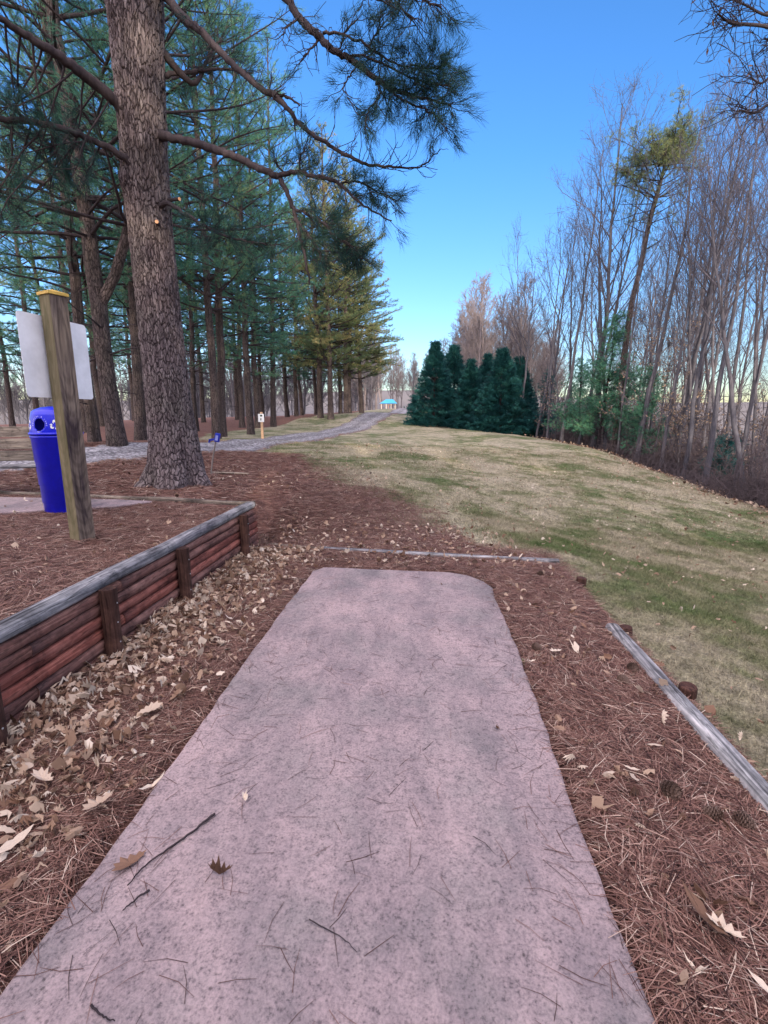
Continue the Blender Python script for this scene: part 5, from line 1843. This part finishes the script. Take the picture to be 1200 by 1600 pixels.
# ------------------------------------------------------------------ limb of an oak standing outside the frame on the right
def right_oak():
    g = np.random.default_rng(81)
    O = np.array([7.6, 6.2, gz(7.6, 6.2)])
    root = empty('oak_tree', tuple(O), 'bare oak whose twiggy limbs hang into the top right corner', 'oak tree')
    tr = Tubes(); br = Tubes()
    T = np.array([[0, 0, -.3], [0.05, 0, 2], [0.0, .1, 4], [-.1, .1, 6], [.1, .2, 8.5], [.2, .2, 11]])
    tr.add(catmull(T, 4), np.linspace(.24, .07, 21), 12)
    lv = []

    def limb(z, key):
        s = np.array([0, .05, z])
        P = [s] + [at(a, b, c) - O for a, b, c, d in key]
        r_ = [.05] + [wpx(a, b, c, d) / 2 for a, b, c, d in key]
        C = catmull(np.column_stack([P, r_]), 5); br.add(C[:, :3], np.maximum(C[:, 3], .004), 6)
        for k in range(17):
            i = int(len(C) * g.uniform(.45, 1)) - 1; i = max(1, min(i, len(C) - 2))
            d = unit(C[i + 1, :3] - C[i, :3])
            Q = curve_branch(g, C[i, :3], unit(d + g.normal(size=3) * .6), g.uniform(.2, .6), 4, .3); br.add(Q, np.linspace(.0045, .0025, 5), 4)
            for q in range(4):
                Q2 = curve_branch(g, Q[g.integers(1, 4)], unit(d + g.normal(size=3) * .9), g.uniform(.08, .28), 3, .35); br.add(Q2, [.0026, .0024, .0022, .002], 3)
                if g.random() < .07: lv.append(Q2[-1])
    limb(5.5, [(1260, 60, 5.6, 8), (1200, 42, 5.4, 5), (1165, 38, 5.3, 4.5), (1142, 36, 5.25, 4), (1122, 22, 5.2, 2.5)])
    limb(6.5, [(1250, 20, 5.6, 6), (1200, 24, 5.5, 4), (1165, 8, 5.4, 3), (1130, -6, 5.3, 2)])
    limb(4.2, [(1260, 150, 5.7, 8), (1205, 162, 5.5, 5), (1180, 176, 5.4, 4), (1155, 172, 5.35, 2.5)])
    limb(4.6, [(1270, 100, 5.7, 6), (1215, 112, 5.5, 4), (1190, 130, 5.4, 3), (1172, 120, 5.4, 2)])
    limb(4.9, [(1270, 80, 5.9, 6), (1215, 70, 5.8, 4), (1195, 60, 5.7, 2.5)])
    for z_ in (7.5, 8.4, 9.5, 10.3):
        a_ = g.uniform(0, 6.28); Q = curve_branch(g, (0, .1, z_), (math.cos(a_), math.sin(a_), .6), 2.5, 7, .1); br.add(Q, np.linspace(.05, .01, 8), 6)
    child(root, 'trunk', tr.mesh('oak_trunk'), M['bark_bare']); child(root, 'branches', br.mesh('oak_limbs'), M['branch'])
    V = []; q_ = []
    for c in lv:
        a_ = unit(g.normal(size=3) + [0, 0, -1]); b_ = unit(np.cross(a_, g.normal(size=3)))
        k = len(V); V += [c, c + a_ * .03 + b_ * .012, c + a_ * .07, c + a_ * .03 - b_ * .012]; q_.append([k, k + 1, k + 2, k + 3])
    child(root, 'leaves', mesh_np('oak_leaves', np.array(V), np.array(q_), attrs={'rnd': np.full(len(V), .2)}), M['leaf'])


right_oak()

# ------------------------------------------------------------------ pine straw: loose needles on the ground
def straw(name, n, sample, length, width, zlift, label, seed, zf=surf, tilt=.12, rcol=None):
    g = np.random.default_rng(seed)
    xy = sample(g, n); n = len(xy)
    z = zf(xy[:, 0], xy[:, 1])
    yaw = g.uniform(0, np.pi * 2, n)
    yaw = np.where(g.random(n) < .35, vnoise(xy[:, 0] * 2.2, xy[:, 1] * 2.2, 8) * 9 + g.normal(0, .35, n), yaw)
    L = length * g.uniform(.6, 1.15, n)
    d = np.stack([np.cos(yaw), np.sin(yaw), g.normal(0, tilt, n)], 1)
    sd_ = np.stack([-np.sin(yaw), np.cos(yaw), g.normal(0, .3, n)], 1)
    cv = g.normal(0, .05, n)
    zc = z + zlift * g.random(n) + .003
    C = np.stack([xy[:, 0], xy[:, 1], zc], 1)
    P = []
    for s in (-.5, 0, .5):
        q = C + d * (L * s)[:, None] + sd_ * (cv * L * (1 - 4 * s * s))[:, None]
        q[:, 2] = np.maximum(q[:, 2] - abs(s) * .012, z + .002)
        w_ = width * (1 - .5 * (s > .2))
        P += [q - sd_ * w_ / 2, q + sd_ * w_ / 2]
    V = np.stack(P, 1).reshape(-1, 3)
    b_ = np.arange(n)[:, None] * 6
    Q = np.concatenate([b_ + [0, 1, 3, 2], b_ + [2, 3, 5, 4]], 0)
    rn = np.clip(g.normal(.46, .27, n), 0, 1) if rcol is None else np.clip(g.normal(rcol, .15, n), 0, 1)
    me = mesh_np(name, V, Q, attrs={'rnd': np.repeat(rn, 6)})
    o = link(name, me, M['straw'])
    return tag(o, label, 'pine straw', kind='stuff')


def pad_right(y):
    return np.interp(y, [-1, .95, 2.3, 3.0, 3.35, 3.75, 4.02, 4.2, 4.38, 4.46], [.6, .667, .80, .86, .885, .90, .945, .90, .78, .62])


def pad_left(y):
    return np.interp(y, [-1, 1, 4.5, 4.62], [-1.06, -1.0, -.69, -.6])


def pick(cond, box):
    def f(g, n):
        out = []
        tot = 0
        while tot < n:
            x = g.uniform(box[0], box[1], n); y = g.uniform(box[2], box[3], n)
            m = cond(x, y, g)
            out.append(np.stack([x[m], y[m]], 1)); tot += m.sum()
        return np.concatenate(out)[:n]
    return f


def off_pad(x, y, m=.0):
    return (x > pad_right(y) + m) | (x < pad_left(y) - m) | (y > 4.58)


straw('pine_straw', 95000, pick(lambda x, y, g: (x > pad_right(y) + .045 - .05 * g.random(len(x)) ** 6) & (x < np.interp(y, _by, _bx) - .03 + .06 * g.random(len(x)) ** 2), (.55, 1.75, .5, 4.7)), .15, .0024, .048, 'reddish brown pine straw between the pink pad and the grey edging log', 1)
straw('pine_straw', 65000, pick(lambda x, y, g: (x < pad_left(y) - .045 + .05 * g.random(len(x)) ** 6) & (x > wall_x(y)), (-1.95, -.6, .5, 5.0)), .15, .0024, .042, 'pine straw between the timber wall and the pink pad', 2)
straw('pine_straw', 60000, pick(lambda x, y, g: off_pad(x, y) & (x > wall_x(y)) & (y > 4.4) & (y < 5.6 + (x < 1) * 9) & (x < np.interp(y, _by, _bx) + g.normal(0, .35, len(x))), (-3.2, 1.9, 4.4, 9.0)), .16, .003, .025, 'pine straw beyond the far end of the pad', 3)
straw('pine_straw', 75000, pick(lambda x, y, g: in_bed(x, y) & (x > -.86 * y - .8), (-6.5, -1.6, 1.8, 7.0)), .16, .0026, .025, 'pine straw covering the raised bed', 4)
straw('pine_straw', 45000, pick(lambda x, y, g: (~in_bed(x, y)) & (x < np.interp(y, _by, _bx) + g.normal(0, .5, len(x))) & (y > back_y(x) + .1), (-9, 0.5, 5.8, 13)), .18, .006, .02, 'pine straw around the foot of the big pine up to the road', 6)
# loose needles lying on the pad
straw('loose_needles', 620, pick(lambda x, y, g: (x < pad_right(y) - .01) & (x > pad_left(y) + .01) & (g.random(len(x)) < .25 + .75 * np.maximum(sstep(.35, .0, pad_right(y) - x), .7 * sstep(.5, .0, x - pad_left(y)))), (-1.0, .95, .6, 4.5)), .11, .0017, .002, 'single brown pine needles scattered over the pink pad', 5, zf=lambda x, y: np.full(len(x), .0345), tilt=.01, rcol=.22)

# ------------------------------------------------------------------ grass blades on the lawn
def grass(name, n, cond, box, h, wd, seed, label):
    g = np.random.default_rng(seed)
    xy = pick(cond, box)(g, n)
    z = surf(xy[:, 0], xy[:, 1])
    yaw = g.uniform(0, 6.28, n); hh = h * g.uniform(.5, 1.2, n)
    cl = vnoise(xy[:, 0] * 1.4, xy[:, 1] * 1.4, 21); hh *= .6 + .8 * cl
    side = np.stack([np.cos(yaw), np.sin(yaw), np.zeros(n)], 1) * (wd / 2)
    ln = g.normal(0, .8, (n, 2)) * hh[:, None]
    C = np.stack([xy[:, 0], xy[:, 1], z - .004], 1)
    T = C + np.stack([ln[:, 0], ln[:, 1], hh], 1)
    V = np.stack([C - side, C + side, T], 1).reshape(-1, 3)
    me = mesh_np(name, V, None, np.arange(n * 3).reshape(-1, 3))
    t = bpy.data.materials.get('lawn_grass')
    if t is None:
        q = NT('lawn_grass'); q.color(lawn_color(q)); t = q.m
    return tag(link(name, me, t), label, 'grass', kind='stuff')


def lawn_ok(x, y, g):
    l_, e_ = zone(x, y)
    return g.random(len(x)) < l_


grass('lawn_grass', 160000, lambda x, y, g: lawn_ok(x, y, g) & (x < 1.05 * y + 1), (1.45, 8, 1.2, 8), .045, .004, 41, 'short half dormant grass beside the edging log')
grass('lawn_grass', 150000, lambda x, y, g: lawn_ok(x, y, g) & (abs(x) < .95 * y + 1), (-6, 13, 5.2, 18), .045, .010, 42, 'short tan and green lawn stretching towards the evergreens')

# ------------------------------------------------------------------ fallen leaves
def leaf_shapes():
    oak = [(0, -.5), (.05, -.38), (.16, -.34), (.12, -.22), (.26, -.12), (.18, -.02), (.33, .12), (.2, .18), (.24, .34), (.1, .34), (0, .5)]
    a = oak + [(-x * .95, y) for x, y in oak[::-1][1:-1]]
    el = [(.02, -.5), (.08, -.36), (.19, -.16), (.13, .0), (.17, .14), (.06, .36), (-.03, .5), (-.09, .3), (-.14, .12), (-.11, .0), (-.17, -.12), (-.09, -.34)]
    rag = [(0, -.4), (.2, -.3), (.3, -.05), (.22, .2), (.3, .36), (.05, .3), (-.1, .42), (-.24, .25), (-.2, .0), (-.3, -.15), (-.16, -.3)]
    return [np.array(a), np.array(el), np.array(rag)]


SH = leaf_shapes()


def leaf_geo(g, C, size, yaw, pitch, roll, curl, shape):
    """one set of leaves of the same outline; fan triangulated around a spine"""
    S = SH[shape]; m = len(S); n = len(C)
    x = S[:, 0][None] * size[:, None]; y = S[:, 1][None] * size[:, None]
    z = curl[:, None] * (x ** 2) / size[:, None] * 4 + curl[:, None] * .6 * (y ** 2) / size[:, None] * 2
    x = x * (1 - .35 * np.abs(curl))[:, None]
    x = np.concatenate([x, np.zeros((n, 1))], 1); y = np.concatenate([y, np.zeros((n, 1))], 1); z = np.concatenate([z, np.zeros((n, 1)) - .0], 1)
    cr_, sr = np.cos(roll)[:, None], np.sin(roll)[:, None]
    x, z = x * cr_ + z * sr, -x * sr + z * cr_
    cp_, sp_ = np.cos(pitch)[:, None], np.sin(pitch)[:, None]
    y, z = y * cp_ - z * sp_, y * sp_ + z * cp_
    cy, sy = np.cos(yaw)[:, None], np.sin(yaw)[:, None]
    x, y = x * cy - y * sy, x * sy + y * cy
    V = np.stack([x, y, z], -1)
    V[..., 2] -= V[..., 2].min(1, keepdims=True)
    V += C[:, None]
    k = np.arange(m); T = np.stack([k, (k + 1) % m, np.full(m, m)], 1)
    Tt = (np.arange(n)[:, None, None] * (m + 1) + T[None]).reshape(-1, 3)
    return V.reshape(-1, 3), Tt


def leaves(name, n, cond, box, size, seed, label, zl=.02, bright=.5, zf=surf):
    g = np.random.default_rng(seed)
    xy = pick(cond, box)(g, n)
    z = zf(xy[:, 0], xy[:, 1]) + zl * g.random(n) + .018
    Vs, Ts, An, off_ = [], [], [], 0
    sh = g.integers(0, 3, n)
    for s in range(3):
        m = sh == s; k = m.sum()
        V, T = leaf_geo(g, np.column_stack([xy[m], z[m]]), size * g.uniform(.45, 1.2, k), g.uniform(0, 6.28, k), g.normal(0, .4, k), g.normal(0, .6, k), g.normal(0, 1.3, k), s)
        Vs.append(V); Ts.append(T + off_); off_ += len(V)
        An.append(np.repeat(np.clip(g.normal(bright, .27, k), 0, 1), len(SH[s]) + 1))
    me = mesh_np(name, np.concatenate(Vs), None, np.concatenate(Ts), attrs={'rnd': np.concatenate(An)})
    return tag(link(name, me, M['leaf']), label, 'leaves', kind='stuff')


leaves('fallen_leaves', 3800, lambda x, y, g: (x > wall_x(y) + .05) & (x < pad_left(y) - .06) & (g.random(len(x)) < np.clip(1.15 - (x - wall_x(y)) * 1.25, .06, 1)), (-1.9, -.6, .9, 5.3), .068, 51, 'tan and pale fallen leaves heaped along the foot of the timber wall', .03, .62)
leaves('fallen_leaves', 520, lambda x, y, g: (x > wall_x(y) + .1) & (y > 4.7), (-1.7, 1.5, 4.7, 6.6), .07, 52, 'fallen leaves beyond the far end of the pad', .02, .55)
leaves('fallen_leaves', 2600, lambda x, y, g: (x > np.interp(y, _by, _bx)) & (x < y + 1), (-2, 13, 1.8, 19), .058, 53, 'scattered dry leaves on the lawn', .02, .62)
leaves('fallen_leaves', 260, lambda x, y, g: (x > pad_right(y) + .05) & (x < 1.7), (.7, 1.7, .9, 4.8), .065, 54, 'dry leaves caught in the pine straw right of the pad', .03, .6)
leaves('fallen_leaves', 450, lambda x, y, g: in_bed(x, y) | (y > back_y(x) + .1), (-6, 0, 2.4, 10), .06, 55, 'few dry leaves on the bed and round the big pine', .01, .6)
leaves('fallen_leaves', 2400, lambda x, y, g: (x > np.interp(y, _ey, _ex) - .6 - abs(g.normal(0, .5, len(x)))) & (x < np.interp(y, _ey, _ex) + 4), (5, 17, 8.5, 26), .11, 56, 'brown leaf litter along the bank of the wood', .02, .5)


def one_leaf(px, py, z, size, shape, bright, curl, yaw, label, name='fallen_leaf', group='single leaves lying apart'):
    p = hit(px, py, z)
    g = np.random.default_rng(int(px))
    V, T = leaf_geo(g, np.array([[0, 0, 0.]]), np.array([size]), np.array([yaw]), np.array([.1]), np.array([.15]), np.array([curl]), shape)
    me = mesh_np(name, V, None, T, attrs={'rnd': np.full(len(V), bright)})
    o = link(name, me, M['leaf'], loc=(p[0], p[1], z + (.004 if z == .034 else .026)))
    tag(o, label, 'leaf', group)


one_leaf(382, 1249, .034, .055, 2, 1.0, .9, .4, 'small whitish crumpled leaf alone on the pink pad')
one_leaf(343, 1368, .034, .085, 0, .08, 1.5, 1.6, 'dark brown curled oak leaf on the pink pad')
one_leaf(203, 1350, .034, .12, 0, .35, .3, 2.5, 'brown oak leaf lying flat at the left edge of the pad')
one_leaf(240, 1238, .03, .11, 1, 1.0, 1.2, -.7, 'slim pale folded leaf standing on the left pad edge')
one_leaf(155, 1265, .045, .13, 0, .75, .4, 2.7, 'large tan lobed oak leaf in the straw near the pad')
one_leaf(68, 1225, .05, .12, 0, .85, .5, 1.2, 'pale grey lobed leaf on the straw below the timber wall')
one_leaf(25, 1325, .045, .13, 1, .9, .3, -.5, 'broad pale leaf near the left picture edge on straw')
one_leaf(236, 1115, .05, .12, 0, .8, .2, -.9, 'largest tan leaf among the heap by the wall')
one_leaf(690, 914, .034, .05, 1, .1, .9, .4, 'small dark leaf near the far end of the pad')
one_leaf(776, 1139, .034, .03, 2, .1, 1, .4, 'tiny dark leaf scrap on the right half of the pad')
one_leaf(868, 1024, .04, .10, 0, .95, .4, 2.0, 'pale lobed leaf in the straw beside the pad edge')
one_leaf(830, 1040, .04, .06, 1, 1.0, .9, 1.8, 'narrow whitish leaf touching the right pad edge')
one_leaf(898, 965, .04, .10, 1, .35, .3, 1.4, 'orange brown leaf on the straw left of the stake')
one_leaf(1130, 1465, .05, .10, 0, .9, .6, .9, 'whitish frosted leaf deep in the right hand straw')
one_leaf(1194, 1558, .05, .09, 1, .95, .5, .6, 'pale leaf at the lower right picture corner')
one_leaf(1095, 1440, .05, .16, 1, .2, .6, .25, 'long reddish brown leaf in the right hand straw')
one_leaf(985, 1210, .04, .07, 1, .9, .5, 1.2, 'small tan leaf in the straw between pad and log')

# sticks
def stick(pxs, z, r, label, seed, name='stick'):
    g = np.random.default_rng(seed)
    P = np.array([hit(a, b, z) for a, b in pxs]); O = P[0].copy()
    C = catmull(P - O, 6); C[:, 2] = r + .002 + np.abs(g.normal(0, .002, len(C))); C[1:-1, :2] += g.normal(0, r * .35, (len(C) - 2, 2))
    tb = Tubes(); tb.add(C, np.linspace(r, r * .45, len(C)), 6)
    o = link(name, tb.mesh(name), M['branch'], loc=(O[0], O[1], z))
    tag(o, label, 'stick', 'sticks on the ground')


stick([(336, 1274), (300, 1303), (262, 1330), (222, 1360), (200, 1388)], .034, .0045, 'longest dark stick on the left half of the pad', 1)
stick([(234, 1393), (208, 1412), (192, 1425)], .034, .0035, 'short dark stick below the longest one on the pad', 2)
stick([(483, 1440), (530, 1465), (558, 1490)], .034, .002, 'curved thin brown twig in the lower middle of the pad', 3)
stick([(143, 1573), (160, 1590), (180, 1598)], .034, .003, 'dark bent twig at the lower left of the pad', 4)
stick([(430, 762), (420, 768), (418, 778)], .03, .018, 'pale forked stick on the straw beyond the corner of the wall', 6)

# pine cones
def cone_mesh(seed):
    g = np.random.default_rng(seed)
    V = []; Fc = []
    L = .075
    n = 85
    for k in range(n):
        f = (k + .5) / n; a_ = k * 2.39996
        r_ = .026 * math.sin(math.pi * (f * .86 + .10)) ** .8
        x = (f - .5) * L
        c = np.array([x, math.cos(a_) * r_ * .55, math.sin(a_) * r_ * .55])
        out = unit([.55 - f * 1.0 + .35, math.cos(a_), math.sin(a_)])
        side = unit(np.cross(out, [1, 0, 0])); nr = unit(np.cross(out, side))
        w_, l_ = .0085 * (.7 + .5 * math.sin(math.pi * f)), .017 * (.6 + .6 * math.sin(math.pi * f))
        b = len(V)
        V += [c - side * w_ * .4, c + side * w_ * .4, c + out * l_ * .8 + side * w_, c + out * l_ + nr * .002, c + out * l_ * .8 - side * w_, c + out * l_ * .85 + nr * .004]
        Fc += [[b, b + 1, b + 2, b + 5], [b, b + 5, b + 4], [b + 5, b + 2, b + 3], [b + 4, b + 5, b + 3]]
    me = bpy.data.meshes.new('pine_cone'); me.from_pydata([tuple(v) for v in V], [], Fc); me.update()
    me.materials.append(M['cone'])
    return me


cm = cone_mesh(3)
core = MB(); core.lathe([(.002, -.034), (.012, -.02), (.014, 0), (.009, .02), (.002, .034)], 10)
for px, py, s, lb in ((987, 1053, 1.0, 'upper pine cone of the close pair near the grey log'), (973, 1073, .95, 'paler lower pine cone of the close pair near the grey log'), (1045, 1248, 1.15, 'largest pine cone in the straw midway to the log'),
                      (1112, 1284, .9, 'dark pine cone sunk in straw below the log'), (1160, 1297, 1.0, 'pine cone nearest the right picture edge under the log'), (838, 1020, .9, 'pine cone close to the right edge of the pad'),
                      (843, 902, .85, 'pine cone between the pad and the corner stake'), (742, 884, .85, 'pine cone just beyond the far right corner of the pad'), (634, 887, .7, 'small pine cone beyond the middle of the pad end')):
    z = .02
    p = hit(px, py, z)
    root = empty('pine_cone', (p[0], p[1], z + .040), lb, 'pine cone', 'pine cones on the straw', rz=random.random() * 6)
    root.scale = (s, s, s)
    o = child(root, 'scales', cm, None)

# small green weeds
for px, py, n_, lb in ((822, 1034, 34, 'small green weed at the right edge of the pad'), (985, 1308, 16, 'tiny green weed sprouting in the right hand straw')):
    p = hit(px, py, .02); g = np.random.default_rng(px)
    V = []; T = []
    for k in range(n_):
        a_ = g.uniform(0, 6.28); L = g.uniform(.015, .045); b = np.array([g.normal() * .02, g.normal() * .02, -.005]); d = unit([math.cos(a_), math.sin(a_), .8]); sd_ = unit(np.cross(d, [0, 0, 1])) * .004
        i_ = len(V); V += [b - sd_, b + sd_, b + d * L]; T.append([i_, i_ + 1, i_ + 2])
    o = link('weed', mesh_np('weed', np.array(V), None, np.array(T)), bpy.data.materials.get('weed_green') or mat_plain('weed_green', (.07, .19, .035), .7), loc=tuple(p))
    tag(o, lb, 'weed')
